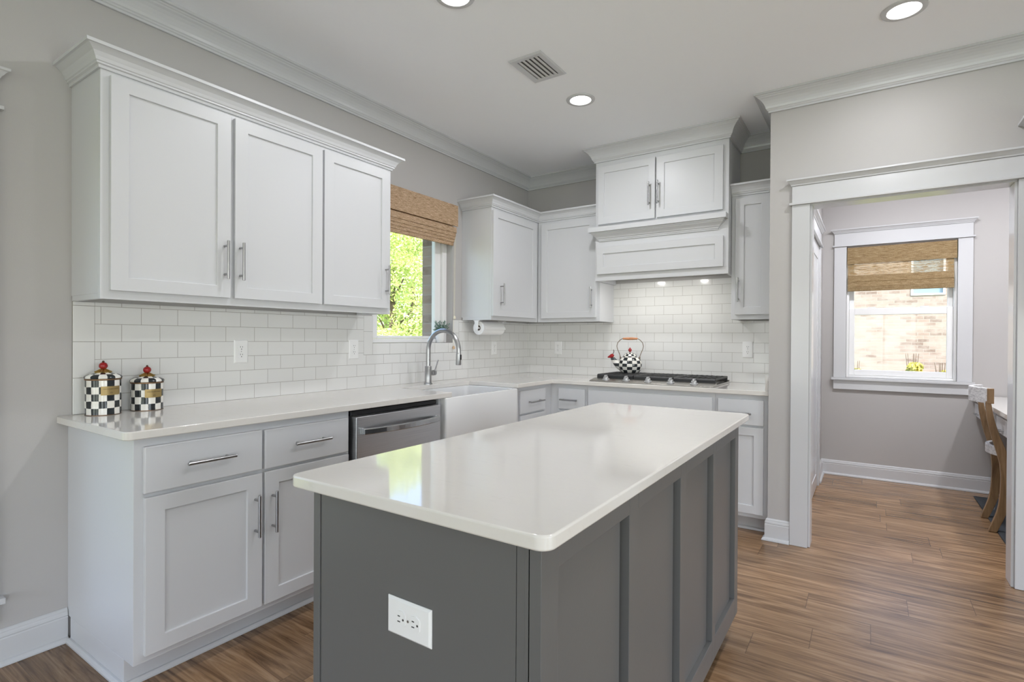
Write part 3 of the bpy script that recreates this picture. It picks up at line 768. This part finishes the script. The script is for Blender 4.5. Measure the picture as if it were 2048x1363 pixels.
lb = done(lv, 'lever_hub', M_steel, c, smooth=True)
done(B().tube([(fx, fy + .060, .99), (fx, fy + .104, 1.078)], [.005, .0042], 10), 'lever', M_steel, lb, smooth=True)
done(B().tube([(fx, fy + .044, .99), (fx, fy + .047, .99)], .0193, 20), 'seam_ring', M_black, lb, smooth=True)

# ------------------------------------------------------------------ cooktop and kettle
c = thing('gas_cooktop', (1.39, -.34, .914), 'stainless five-burner gas cooktop with black grates', 'cooktop')
cx0, cx1 = .938, 1.842
pf = [(-.598, .9145), (-.598, .919), (-.592, .921), (-.500, .9375), (-.494, .936), (-.490, .926), (-.10, .926), (-.094, .935), (-.088, .935), (-.088, .9145)]
tr = B().rings([[(x, y, z) for y, z in pf] for x in (cx0, cx1)])
tray = done(tr, 'tray', simple('stainless tray', (.46, .44, .415), .25, 1), c, bevel=.001)
for x in (1.052, 1.213, 1.379, 1.543, 1.705):
    q = Vector((x, -.548, .9295)); up_ = Vector((0, -.175, .985)).normalized()
    kb = B().tube([q - up_ * .001, q + up_ * .004, q + up_ * .005, q + up_ * .0055], [.027, .027, .024, .014], 24)
    kn = done(kb, 'knob', M_knob, c, smooth=True)
    kb2 = B().tube([q + up_ * .0052, q + up_ * .020, q + up_ * .022], [.020, .018, .015], 24)
    done(kb2, 'knob_skirt', M_knob, kn, smooth=True)
    gb = B().box(x - .0065, x + .0065, q.y - .023, q.y + .019, q.z + .018, q.z + .034)
    done(gb, 'knob_grip', M_knob, kn, bevel=.004)
for x, y, r_ in ((1.09, -.20, .042), (1.09, -.39, .036), (1.39, -.29, .055), (1.69, -.20, .042), (1.69, -.39, .036)):
    done(B().lathe((x, y, .9262), [(r_ + .012, 0), (r_ + .010, .008), (r_, .010), (r_, .017), (r_ - .006, .019)], 24), 'burner', M_iron, c, smooth=True)
gz = .966
for x0, x1 in ((.948, 1.238), (1.244, 1.536), (1.542, 1.830)):
    b = B(); y0, y1 = -.472, -.104; hb_ = .011
    b.extr([(x0, y0 - .010, gz - .034), (x0, y0 - .010, gz - .012), (x0, y0 - .004, gz - .003), (x0, y0 + .008, gz - .002), (x0, y0 + .008, gz - .020), (x0, y0, gz - .034)], (x1 - x0, 0, 0))
    b.box(x0, x1, y1 - .008, y1 + .008, gz - .030, gz - .002)
    for x in (x0 + .007, x1 - .007): b.box(x - .007, x + .007, y0 + .008, y1 - .008, gz - .016, gz - .002)
    n = 7
    for i in range(1, n + 1):
        x = x0 + (x1 - x0) * i / (n + 1); b.box(x - .005, x + .005, y0 + .008, y1 - .008, gz - .013, gz)
    b.box(x0 + .014, x1 - .014, -.295, -.281, gz - .014, gz - .0005)
    for x in (x0 + .010, x1 - .010):
        for y in (y0, y1): b.box(x - .009, x + .009, y - .007, y + .007, .9265, gz - .018)
    done(b, 'grate', M_iron, c, bevel=.003)
# kettle
kx, ky, kz = 1.108, -.205, gz + .0008
c = thing('tea_kettle', (kx, ky, kz), 'black and white checked enamel tea kettle on the cooktop grate', 'kettle')
R_ = .094
prof = [(.066, 0), (.072, .004), (.083, .020), (.091, .040), (R_, .060), (.092, .080), (.085, .100), (.074, .116), (.062, .127), (.054, .132)]
bd = done(B().lathe((kx, ky, kz), prof, 40), 'body', chk('checked kettle enamel', 14, .0245, 0, .1), c, smooth=True)
ld = done(B().lathe((kx, ky, kz), [(.054, .1325), (.052, .138), (.042, .148), (.026, .157), (.010, .161), (.006, .163)], 32), 'lid', chk('checked lid enamel', 14, .0245, 0, .1, .020), c, smooth=True)
done(B().lathe((kx, ky, kz), [(.004, .160), (.005, .166), (.012, .172), (.0145, .180), (.012, .188), (.006, .194), (.001, .203)], 16), 'lid_knob', M_red, ld, smooth=True)
sd = Vector((-.93, -.36, 0)).normalized()
b0 = Vector((kx, ky, kz))
spts = [b0 + sd * .070 + Vector((0, 0, .050)), b0 + sd * .095 + Vector((0, 0, .063)), b0 + sd * .115 + Vector((0, 0, .082)), b0 + sd * .132 + Vector((0, 0, .105)), b0 + sd * .140 + Vector((0, 0, .118))]
sp_ = done(B().tube(spts, [.035, .029, .023, .018, .0165], 16), 'spout', chk('checked spout enamel', 14, .0245, 0, .1), c, smooth=True)
wb = B(); wh = b0 + sd * .145 + Vector((0, 0, .130))
wb.tube([wh - sd * .020 + Vector((0, 0, .004)), wh - sd * .012 + Vector((0, 0, .005)), wh + Vector((0, 0, 0)), wh + sd * .014 + Vector((0, 0, -.004)), wh + sd * .032 + Vector((0, 0, -.010))], [.004, .016, .018, .012, .004], 12)
wt = done(wb, 'whistle', M_red, sp_, smooth=True)
done(B().tube([wh - sd * .006 + Vector((0, 0, .012)), wh - sd * .014 + Vector((0, 0, .026)), wh - sd * .018 + Vector((0, 0, .040)), wh - sd * .014 + Vector((0, 0, .052))], .003, 8), 'whistle_lever', simple('dark whistle lever', (.05, .02, .015), .4), sp_, smooth=True)
hd_ = Vector((sd.x, sd.y, 0)); hz = .272
def hp(s_, z): return b0 + hd_ * s_ + Vector((0, 0, z))
hp_ = [hp(.076, .112), hp(.078, .135), hp(.088, .160), hp(.100, .190), hp(.104, .212), hp(.098, .238), hp(.080, .260), hp(.060, hz)]
hw = B().tube(hp_, .0028, 10); hw.tube([b0 * 2 - Vector((p.x, p.y, 0)) - Vector((0, 0, b0.z * 2 - p.z)) for p in hp_], .0028, 10)
hw.tube([hp(.060, hz), hp(-.060, hz)], .0028, 8)
for s_ in (-1, 1): hw.tube([hp(s_ * .076, .098), hp(s_ * .076, .128)], .0055, 8)
hn = done(hw, 'handle', simple('bronze wire', (.20, .15, .11), .4, 1), c, smooth=True)
done(B().tube([hp(-.058, hz), hp(-.056, hz), hp(-.045, hz), hp(-.008, hz), hp(-.006, hz), hp(-.003, hz), hp(.003, hz), hp(.006, hz), hp(.008, hz), hp(.045, hz), hp(.056, hz), hp(.058, hz)],
              [.006, .0085, .0085, .0115, .009, .0115, .0115, .009, .0115, .0085, .0085, .006], 16), 'grip', M_grip, hn, smooth=True)

# ------------------------------------------------------------------ canisters
def text_mesh(txt, size):
    cu = bpy.data.curves.new('lettering', 'FONT'); cu.body = txt; cu.size = size; cu.align_x = 'CENTER'; cu.extrude = .0002
    o = bpy.data.objects.new('lettering', cu); C.objects.link(o)
    bpy.context.view_layer.update()
    me = bpy.data.meshes.new_from_object(o.evaluated_get(bpy.context.evaluated_depsgraph_get()))
    bpy.data.objects.remove(o); return me
def canister(x, y, r, h, rows, label, aoff):
    z0 = .9145
    c = thing('canister', (x, y, z0), label, 'canister', 'checked enamel canisters')
    done(B().lathe((x, y, z0), [(r - .003, 0), (r, .002), (r, h - .002), (r - .002, h)], 48), 'body', chk('checked canister enamel', 14, h / rows, 0, aoff), c, smooth=True)
    mr = simple('bronze rim', (.22, .13, .07), .4, .8)
    done(B().lathe((x, y, z0), [(r + .0005, h - .002), (r + .0025, h), (r + .0025, h + .003), (r + .0005, h + .005)], 48), 'rim', mr, c, smooth=True)
    done(B().lathe((x, y, z0), [(r - .001, .0002), (r + .001, .0005), (r + .001, .002), (r - .001, .003)], 48), 'foot_ring', mr, c, smooth=True)
    ld = done(B().lathe((x, y, z0), [(r + .003, h + .005), (r + .005, h + .009), (r + .002, h + .015), (r - .010, h + .021), (r - .024, h + .026), (.018, h + .030)], 48), 'lid', chk('checked canister lid', 14, .03, 0, aoff, .0235), c, smooth=True)
    cl = B(); npt = 48
    cl.rings([[(x + (r_ + am_ * math.cos(12 * 2 * PI * q / npt)) * math.cos(2 * PI * q / npt), y + (r_ + am_ * math.cos(12 * 2 * PI * q / npt)) * math.sin(2 * PI * q / npt), z0 + z_ + .0012 * math.cos(12 * 2 * PI * q / npt)) for q in range(npt)]
              for r_, z_, am_ in ((.026, h + .0275, .003), (.0275, h + .031, .0035), (.021, h + .0345, .002), (.014, h + .039, .0015), (.009, h + .042, .0005))])
    done(cl, 'filigree', M_gold, ld)
    kn = B().lathe((x, y, z0), [(max(.0035, .0155 * math.sin(PI * (.08 + .84 * q / 12))), h + .0555 - .0150 * math.cos(PI * (.08 + .84 * q / 12))) for q in range(13)], 28)
    kd = done(kn, 'finial', M_red, ld, smooth=True)
    done(B().lathe((x, y, z0), [(.003, h + .069), (.005, h + .072), (.003, h + .076), (.0005, h + .077)], 10), 'finial_tip', simple('bronze tip', (.12, .07, .04), .4, .6), kd, smooth=True)
    # bent label plate facing the room
    ad = math.atan2(-4.2958 - y, 2.7027 - x); a0, a1 = ad - .13, ad + 1.02
    zl0, zl1 = h - .062, h - .026
    ring = []
    for i in range(15):
        a = a0 + (a1 - a0) * i / 14
        ring.append([(x + rr_ * math.cos(a), y + rr_ * math.sin(a), z0 + z) for rr_, z in ((r + .0002, zl0), (r + .0018, zl0), (r + .0018, zl1), (r + .0002, zl1))])
    pl = done(B().rings(ring), 'label_plate', M_goldp, c)
    me = text_mesh('MACKENZIE-CHILDS', .0062)
    am = (a0 + a1) / 2
    for v in me.vertices:
        a = am + v.co.x / (r + .002); rr_ = r + .0019 + v.co.z
        v.co = Vector((rr_ * math.cos(a), rr_ * math.sin(a), zl1 - .013 + v.co.y))
    me.materials.append(M_brown); to = bpy.data.objects.new('lettering', me); C.objects.link(to); to.parent = pl
    mk = B()
    for s0, s1 in (((-.005, 0), (0, .005)), ((0, .005), (.005, 0)), ((-.005, 0), (.005, 0))):
        p0, p1 = [(x + (r + .0022) * math.cos(am + s[0] / r), y + (r + .0022) * math.sin(am + s[0] / r), z0 + zl0 + .008 + s[1]) for s in (s0, s1)]
        mk.tube([p0, p1], .0004, 6)
    done(mk, 'emblem', M_brown, pl)
canister(.074, -3.404, .0605, .1435, 5, 'taller black and white checked canister with red finial, nearer the worktop end', .12)
canister(.062, -3.238, .0600, .1185, 4, 'shorter black and white checked canister with red finial, second from the worktop end', .30)

# ------------------------------------------------------------------ paper towel under the corner cabinet
px_, pz_ = .15, 1.316
c = thing('paper_towel_holder', (px_, -.8, 1.376), 'white paper towel holder fixed beneath the corner wall cabinet', 'paper towel holder')
b = B()
for y in (-.975, -.640):
    b.box(px_ - .03, px_ + .03, y - .012, y + .03, 1.3725, 1.3765)
    pr_ = [(px_ - .022, 1.374), (px_ + .022, 1.374), (px_ + .014, 1.335), (px_ + .016, 1.316), (px_ + .010, 1.300), (px_ - .010, 1.300), (px_ - .016, 1.316), (px_ - .014, 1.335)]
    b.extr([(x, y - .010, z) for x, z in pr_], (0, .008, 0))
done(b, 'bracket', M_plate, c, bevel=.003)
done(B().tube([(px_, -.968, pz_), (px_, -.645, pz_)], .009, 14), 'rod', M_plate, c, smooth=True)
c = thing('paper_towel_roll', (px_, -.8, 1.26), 'white paper towel roll hanging under the corner wall cabinet', 'paper towel')
n = 40; rg = []
for y, r_ in ((-.955, .020), (-.955, .053), (-.668, .053), (-.668, .020), (-.955, .020)):
    rg.append([(px_ + r_ * math.cos(2 * PI * k / n), y, pz_ + r_ * math.sin(2 * PI * k / n)) for k in range(n)])
b = B().rings(rg, caps=False); bmesh.ops.remove_doubles(b.bm, verts=b.bm.verts, dist=1e-6)
done(b, 'roll', M_paper, c, smooth=True)
b = B()
for y, r0, r1 in ((-.9552, .0125, .0198),):
    b.rings([[(px_ + q * math.cos(2 * PI * k / 24), y_, pz_ + q * math.sin(2 * PI * k / 24)) for k in range(24)] for q, y_ in ((.0198, -.954), (.0198, -.67), (.0185, -.67), (.0185, -.954), (.0198, -.954))], caps=False)
done(b, 'cardboard_core', simple('cardboard', (.20, .14, .09), .9), c, smooth=True)
fl_ = B(); fl_.rings([[(px_ + (.0535 + .012 * q) * math.cos(.35 - q * .5), y, pz_ + (.0535 + .012 * q) * math.sin(.35 - q * .5)) for q in (0, .25, .5, .75, 1)] + [(px_ + (.0545 + .012 * q) * math.cos(.35 - q * .5), y, pz_ + (.0545 + .012 * q) * math.sin(.35 - q * .5)) for q in (1, .75, .5, .25, 0)] for y in (-.95, -.673)])
done(fl_, 'loose_sheet', M_paper, c)

# ------------------------------------------------------------------ plant on the window sill
c = thing('potted_plant', (-.03, -1.205, 1.2005), 'small leafy plant in a white pot on the kitchen window sill', 'plant')
done(B().lathe((-.03, -1.205, 1.2006), [(.026, 0), (.030, .004), (.036, .075), (.036, .080), (.032, .080), (.030, .066)], 24), 'pot', M_pot, c, smooth=True)
rnd = random.Random(3); b = B(); b2 = B()
for i in range(64):
    a = rnd.uniform(0, 2 * PI); el = rnd.uniform(.25, 1.35); L = rnd.uniform(.06, .115)
    d_ = Vector((math.cos(a) * math.cos(el) * .8, math.sin(a) * math.cos(el), math.sin(el)))
    p0 = Vector((-.03, -1.205, 1.268)); p1 = p0 + d_ * L
    if p1.x < -.068: continue
    b2.tube([p0, (p0 + p1) / 2 + Vector((0, 0, .006)), p1], .0008, 5)
    for kq in range(7):
        q = p0.lerp(p1, .45 + .55 * kq / 6); s_ = rnd.uniform(.005, .0085)
        u_ = Vector((rnd.uniform(-1, 1), rnd.uniform(-1, 1), rnd.uniform(-.3, 1))).normalized(); v_ = u_.cross(Vector((rnd.uniform(-1, 1), rnd.uniform(-1, 1), rnd.uniform(-1, 1)))).normalized()
        q = q + u_ * s_ * .7
        b.poly([q - u_ * s_, q + v_ * s_ * .7, q + u_ * s_, q - v_ * s_ * .7])
st_ = done(b2, 'stems', simple('plant stem', (.07, .10, .05), .7), c)
done(b, 'leaves', M_leafp, c)

# ------------------------------------------------------------------ woven shades
c = thing('woven_shade', (.03, -1.5, 1.95), 'woven wood roman shade over the kitchen window', 'window shade', 'woven roman shades')
ya, yb = -1.935, -1.092
done(B().box(.004, .044, ya + .006, yb - .006, 2.235, 2.256), 'head_rail', M_oak, c)
done(B().box(.0445, .0505, ya, yb, 2.098, 2.258), 'valance', M_woven, c)
b = B(); z = 2.075
for i, (zb_, xo) in enumerate(((2.046, .042), (2.020, .036), (1.998, .031), (1.976, .026), (1.950, .021))):
    ring = [(xo, zb_ + .045), (xo + .002, zb_ + .010), (xo + .001, zb_ + .002), (xo - .004, zb_), (xo - .007, zb_ + .006), (xo - .006, zb_ + .045)]
    b.rings([[(x, y, zz) for x, zz in ring] for y in (ya + .012, yb - .008 - i * .003)])
done(b, 'folds', M_woven, c)
done(B().box(.006, .012, ya + .012, yb - .02, 1.952, 2.234), 'backing', M_woven, c)
done(B().tube([(.030, yb - .012, 2.09), (.026, yb - .014, 1.9), (.022, yb - .014, 1.17)], .0012, 6).tube([(.032, yb - .006, 2.09), (.024, yb - .006, 1.40)], .0012, 6), 'pull_cord', M_cord, c)
for y, z, mt in ((yb - .006, 1.383, M_cord), (yb - .014, 1.150, M_tass)):
    done(B().lathe((.024, y, z), [(.003, .026), (.0085, .020), (.0105, .010), (.0095, .002), (.005, 0)], 14), 'cord_tassel', mt, c, smooth=True)
c = thing('woven_shade', (2.92, YF, 1.68), 'woven wood roman shade in the study window', 'window shade', 'woven roman shades')
xa, xb = SX0 + .006, SX1 - .006
yq = YF - .006
done(B().box(xa, xb, yq - .006, yq + .018, SZ1 - .022, SZ1 - .002), 'head_rail', M_oak, c)
done(B().box(xa, xb, yq - .012, yq - .007, 1.924, SZ1 - .004), 'valance', M_wovenD, c)
done(B().box(xa + .004, xb - .018, yq + .001, yq + .003, 1.79, SZ1 - .023), 'sheer_panel', M_wovenS, c)
b = B()
for i, (zb_, yo) in enumerate(((1.758, -.004), (1.708, -.009), (1.694, -.007), (1.678, -.005))):
    hgt = .062 if i == 0 else .05
    ring = [(yq + yo, zb_ + hgt), (yq + yo - .003, zb_ + .012), (yq + yo - .001, zb_ + .002), (yq + yo + .004, zb_), (yq + yo + .007, zb_ + .006), (yq + yo + .005, zb_ + hgt)]
    b.rings([[(x, y, zz) for y, zz in ring] for x in (xa + .005, xb - .018)])
done(b, 'folds', M_wovenD, c)

# ------------------------------------------------------------------ ceiling fixtures
def can(x, y, label, power=CAN_W):
    c = thing('recessed_light', (x, y, H), label, 'ceiling light', 'recessed ceiling lights')
    done(B().lathe((x, y, H), [(.090, -.0005), (.088, -.005), (.080, -.008), (.066, -.007), (.064, -.0005)], 40), 'trim_ring', M_trim, c, smooth=True)
    done(B().lathe((x, y, H), [(.0635, -.0005), (.0635, -.0035), (.058, -.0045)], 40), 'lens', M_lens, c)
    light('can_light', 'AREA', (x, y, H - .010), (0, 0, -1), power, (.95, .955, 1.0), shape='DISK', size=.12)
can(1.184, -1.266, 'lit recessed light nearest the range hood')
can(2.825, -1.290, 'lit recessed light in front of the study opening', CAN_W * .72)
can(1.180, -2.487, 'lit recessed light cut by the top edge of the picture, above the island')
can(2.825, -2.487, 'unseen recessed light added to the ceiling grid over the floor right of the island')  # out of view, continues the light grid, added for brightness
can(1.180, -3.75, 'unseen added recessed light behind the island, left side', CAN_BACK)  # this and the next: out-of-view lights added to brighten the kitchen
can(2.825, -3.75, 'unseen added recessed light behind the island, right side', CAN_BACK)
can(3.95, .25, 'unseen recessed light added in the study ceiling above the desk', CAN_STUDY / 2)  # both study lights are unseen, added to brighten the study
can(2.9, .25, 'unseen recessed light added in the study ceiling near the side door', CAN_STUDY / 2)
c = thing('ceiling_vent', (1.165, -1.755, H), 'white louvred air vent in the kitchen ceiling', 'vent')
vx0, vx1, vy0, vy1 = 1.062, 1.268, -1.900, -1.612
b = B()
A = [(vx0, vy0), (vx1, vy0), (vx1, vy1), (vx0, vy1)]; k = .034
I = [(vx0 + k, vy0 + k), (vx1 - k, vy0 + k), (vx1 - k, vy1 - k), (vx0 + k, vy1 - k)]
b.rings([[(x, y, H - .0005) for x, y in A], [(x, y, H - .004) for x, y in A], [(x + (1.165 - x) * .06, y + (-1.755 - y) * .06, H - .009) for x, y in A], [(x, y, H - .007) for x, y in I], [(x, y, H - .0005) for x, y in I]], caps=False)
done(b, 'frame', M_trim, c, bevel=.0008)
done(B().box(vx0 + k, vx1 - k, vy0 + k, vy1 - k, H - .0012, H - .0004), 'duct', simple('vent duct', (.16, .16, .16), .7), c)
for i in range(5):
    x = vx0 + k + .014 + i * (vx1 - vx0 - 2 * k - .022) / 4.4
    done(B().extr([(x - .009, vy0 + k, H - .0015), (x + .012, vy0 + k, H - .0085), (x + .0128, vy0 + k, H - .0076), (x - .008, vy0 + k, H - .0013)], (0, vy1 - vy0 - 2 * k, 0)), 'louvre', simple('vent louvre', (.72, .72, .72), .5), c)

# ------------------------------------------------------------------ study: desk, chair, rug
c = thing('desk', (3.75, .75, 0), 'white built-in desk with drawers under the study window wall', 'desk')
DX = 3.405
done(B().box(DX, 4.02, -.05, YF - .016, .757, .789), 'desk_top', M_quartz, c, bevel=.003)
bd = done(B().box(DX + .035, 4.01, -.04, YF - .016, .617, .7565), 'apron', M_cab, c, bevel=.0012)
ff = FNX(DX + .0345)
for y0, y1 in ((1.075, 1.41), (.60, .99), (.13, .52)):
    d = done(slabfront(ff, y0, y1, .632, .735, .016), 'drawer', M_cab, c, bevel=.003)
    pull(ff, (y0 + y1) / 2, .658, .11, d, False, off=.022, r=.004, base=.016)
for x in (DX + .08, 3.96):
    done(B().box(x - .025, x + .025, -.035, .012, .001, .616), 'leg', M_cab, c, bevel=.002)
done(B().box(4.0, 4.012, -.03, YF - .016, .0115, .616), 'back_panel', M_cab, c)
tag(done(B().box(3.402, 4.40, .02, 1.25, .0008, .010), 'rug', M_rug, loc=(3.9, .6, 0), bevel=.003), 'dark blue rug under the study desk and chair', 'rug')

c = thing('desk_chair', (3.6, .475, 0), 'oak sabre-leg chair with whitewashed curved back rail at the study desk', 'chair')
def ribbon(pts, wid, th, yc_, name, mat, root):
    """sabre leg: a curved board in an x-z plane, wid across x, th across y"""
    P_ = [Vector((p[0], 0, p[1])) for p in pts]; rg = []
    # smooth by catmull-rom
    Q = []; Wd = []
    for i in range(len(P_) - 1):
        p0, p1, p2, p3 = P_[max(i - 1, 0)], P_[i], P_[i + 1], P_[min(i + 2, len(P_) - 1)]
        for s in range(6):
            t_ = s / 6
            Q.append(.5 * ((2 * p1) + (p2 - p0) * t_ + (2 * p0 - 5 * p1 + 4 * p2 - p3) * t_ ** 2 + (3 * p1 - p0 - 3 * p2 + p3) * t_ ** 3)); Wd.append(wid[i] * (1 - t_) + wid[i + 1] * t_)
    Q.append(P_[-1]); Wd.append(wid[-1])
    for i, q in enumerate(Q):
        tt = (Q[min(i + 1, len(Q) - 1)] - Q[max(i - 1, 0)]).normalized(); nn = Vector((tt.z, 0, -tt.x))
        if i == 0 or i == len(Q) - 1: nn = Vector((1 if nn.x > 0 else -1, 0, 0))
        a = q + nn * Wd[i] / 2; b_ = q - nn * Wd[i] / 2
        yy = yc_
        rg.append([(a.x, yy - th / 2, a.z), (a.x, yy + th / 2, a.z), (b_.x, yy + th / 2, b_.z), (b_.x, yy - th / 2, b_.z)])
    return done(B().rings(rg), name, mat, root, bevel=.003)
sab = [(3.350, .845), (3.362, .74), (3.386, .63), (3.424, .50), (3.442, .42), (3.440, .30), (3.424, .15), (3.377, .002)]
wds = [.026, .034, .040, .052, .062, .052, .046, .040]
ribbon(sab, wds, .030, .308, 'leg', M_oak, c)
ribbon([(x + .006, z) for x, z in sab], wds, .030, .645, 'leg', M_oak, c)
fr_ = [(3.86, .44), (3.868, .30), (3.885, .15), (3.91, .0105)]
for y in (.30, .65): ribbon(fr_, [.055, .045, .038, .032], .032, y, 'leg', M_oak, c)
# curved back rails
def brail(z0, z1, xe, depth, th, ya_, yb_, mat, name, root, a_cut=0):
    rg = []; n = 18
    for i in range(n + 1):
        t_ = i / n; y = ya_ + (yb_ - ya_) * t_; x = xe - depth * (1 - (2 * t_ - 1) ** 2)
        dx = -depth * -2 * (2 * t_ - 1) * 2 / (yb_ - ya_); nrm = Vector((1, -dx, 0)).normalized()
        p = Vector((x, y, 0)); o_ = p - nrm * th / 2; i_ = p + nrm * th / 2
        rg.append([(o_.x, o_.y, z0), (i_.x, i_.y, z0), (i_.x, i_.y, z1), (o_.x, o_.y, z1)])
    return done(B().rings(rg), name, mat, root, bevel=.003)
tr_ = brail(.832, .930, 3.362, .075, .026, .292, .662, M_wash, 'top_rail', c)
done(B().box(3.342, 3.376, .274, .2925, .832, .930), 'rail_end', M_oak, tr_, bevel=.003)
brail(.490, .548, 3.420, .045, .022, .324, .630, M_wash, 'lower_rail', c)
b = B(); b.prism([(3.455, .318), (3.87, .29), (3.87, .665), (3.455, .635)], .405, .44)
st = done(b, 'seat_frame', M_oak, c, bevel=.004)
b = B(); b.prism([(3.47, .327), (3.865, .297), (3.865, .658), (3.47, .626)], .4405, .478)
done(b, 'seat_cushion', M_cushion, c, bevel=.015, seg=4)

# ------------------------------------------------------------------ outdoors
g_ = B(); g_.box(-40, 40, -40, -9.2, -.35, -.25); g_.box(-40, -.24, -9.2, 40, -.35, -.25); g_.box(-.24, 6.4, 1.6, 40, -.35, -.25); g_.box(6.4, 40, -9.2, 40, -.35, -.25)
struct(done(g_, 'ground', M_dirt))
struct(done(B().box(-.6, X1 + .6, Y0 - 2.6, YF + .5, H + .13, H + .25), 'roof', M_roof))  # unseen house roof, deep rear overhang added to keep direct sun out
nb = thing('neighbour_house', (3, 11.5, -.25), 'pale brick house seen through the study window', 'house')
BX = [( -3, 9.5, 11.0, 14, -.25, 4.2)]
b = B(); hx0, hx1, hz0, hz1 = 3.50, 4.12, 2.27, 3.6
b.box(-4, hx0, 11.0, 14, -.25, 4.4); b.box(hx1, 12, 11.0, 14, -.25, 4.4); b.box(hx0, hx1, 11.0, 14, -.25, hz0); b.box(hx0, hx1, 11.0, 14, hz1, 4.4)
done(b, 'brick_wall', M_brick, nb)
fwn = done(frame4(B(), FNY(11.0), hx0, hx1, hz0, hz1, .04, -.08, .02), 'window_frame', M_vinyl, nb)
done(B().box(hx0 + .04, hx1 - .04, 11.05, 11.06, hz0 + .04, hz1 - .04), 'window_pane', simple('dark window pane', (.18, .26, .30), .1), fwn)
done(B().extr([(-4.5, 10.5, 4.4), (12.5, 10.5, 4.4), (12.5, 12.5, 6.2), (-4.5, 12.5, 6.2)], (0, 0, .15)), 'roof', M_roof, nb)

def foliage(cx, cy, blobs, n, ls, seed, squash=.8):
    rnd = random.Random(seed); vs = []; fs = []
    tot = sum(b_[3] ** 2 for b_ in blobs)
    for bx_, by_, bz_, br_ in blobs:
        for i in range(int(n * br_ ** 2 / tot)):
            d_ = Vector((rnd.gauss(0, 1), rnd.gauss(0, 1), rnd.gauss(0, 1))).normalized()
            p = Vector((bx_, by_, bz_)) + Vector((d_.x, d_.y, d_.z * squash)) * br_ * (1 - abs(rnd.gauss(0, .16)))
            nn = (d_ + Vector((rnd.uniform(-1, 1), rnd.uniform(-1, 1), rnd.uniform(-.4, 1.2))) * .8).normalized()
            u_ = nn.orthogonal().normalized(); a = rnd.uniform(0, 2 * PI); v_ = nn.cross(u_)
            u_, v_ = u_ * math.cos(a) + v_ * math.sin(a), v_ * math.cos(a) - u_ * math.sin(a)
            s_ = ls * rnd.uniform(.6, 1.3); k_ = len(vs)
            vs += [p - u_ * s_, p + v_ * s_ * .5 + nn * s_ * .12, p + u_ * s_, p - v_ * s_ * .5 + nn * s_ * .12]
            fs.append((k_, k_ + 1, k_ + 2, k_ + 3))
    return vs, fs
def tree(x, y, h, r, label, mat, seed, n=16000, ls=.036):
    rnd = random.Random(seed)
    c = thing('tree', (x, y, -.25), label, 'tree', 'garden trees')
    bl = []
    nb_ = int(9 + h * 3)
    for i in range(nb_):
        zz = .3 + (h - .5) * (i + .5) / nb_; sp = r * (1 - .55 * ((zz / h) ** 2)); a = rnd.uniform(0, 2 * PI); q = rnd.uniform(.25, .75) * sp
        bl.append((x + q * math.cos(a), y + q * math.sin(a), zz, r * rnd.uniform(.38, .58)))
    vs, fs = foliage(x, y, bl, n, ls, seed)
    me = bpy.data.meshes.new('foliage'); me.from_pydata([v - Vector((x, y, -.25)) for v in vs], [], fs); me.materials.append(mat)
    o = bpy.data.objects.new('foliage', me); C.objects.link(o); o.parent = c
    tb = B().tube([(x, y, -.26), (x + .03, y, h * .3), (x, y + .05, h * .75)], [.11, .08, .03], 10)
    for i in range(5):
        a = rnd.uniform(0, 2 * PI); z = h * rnd.uniform(.25, .6); tb.tube([(x, y, z), (x + r * .4 * math.cos(a), y + r * .4 * math.sin(a), z + r * .4)], [.035, .012], 6)
    done(tb, 'trunk', M_bark, c, smooth=True)
TL = [(-5.0, 3.0, 3.7, 1.1, 'bright yellow-green tree in the left half of the kitchen window view', M_leaf, 11),
      (-7.2, 5.8, 4.4, 1.35, 'bright yellow-green tree in the right half of the kitchen window view', M_leaf, 12),
      (-10.8, 8.3, 5.6, 1.9, 'darker green tree behind the yellow-green ones outside the kitchen window', M_leaf2, 13),
      (-10.6, 3.4, 5.2, 1.7, 'green tree behind the left edge of the kitchen window view', M_leaf2, 15),
      (-3.6, -3.9, 4.6, 1.3, 'unseen leafy green tree added outside the tall left window to block sky light', M_leaf2, 17),  # out of view, added to cut sky light through the tall window
      (-3.3, 1.0, 1.3, .7, 'low rounded green bush outside the kitchen window', M_leaf, 16)]
for x, y, h, r_, lb_, mt, sd_ in TL: tree(x, y, h, r_, lb_, mt, sd_)
def shrub(x, y, h, r_, label, seed):
    c = thing('shrub', (x, y, -.25), label, 'shrub', 'shrubs by the brick house')
    rnd = random.Random(seed)
    bl = [(x + rnd.uniform(-.5, .5) * r_, y + rnd.uniform(-.3, .3) * r_, -.25 + h * rnd.uniform(.35, .8), r_ * .55) for i in range(5)]
    vs, fs = foliage(x, y, bl, 700, .06, seed)
    me = bpy.data.meshes.new('foliage'); me.from_pydata([v - Vector((x, y, -.25)) for v in vs], [], fs); me.materials.append(M_leaf3)
    o = bpy.data.objects.new('foliage', me); C.objects.link(o); o.parent = c
    tb = B()
    for i in range(6): tb.tube([(x, y, -.26), (x + rnd.uniform(-.5, .5) * r_, y + rnd.uniform(-.2, .2), -.25 + h)], [.015, .006], 6)
    done(tb, 'stems', M_bark, c)
shrub(2.47, 10.2, 1.02, .26, 'low yellow-green shrub at the left of the study window view', 21)
shrub(3.50, 10.2, 1.20, .26, 'taller reddish yellow shrub right of centre in the study window view', 22)
shrub(4.02, 10.5, 1.00, .24, 'low yellow shrub at the right of the study window view', 23)
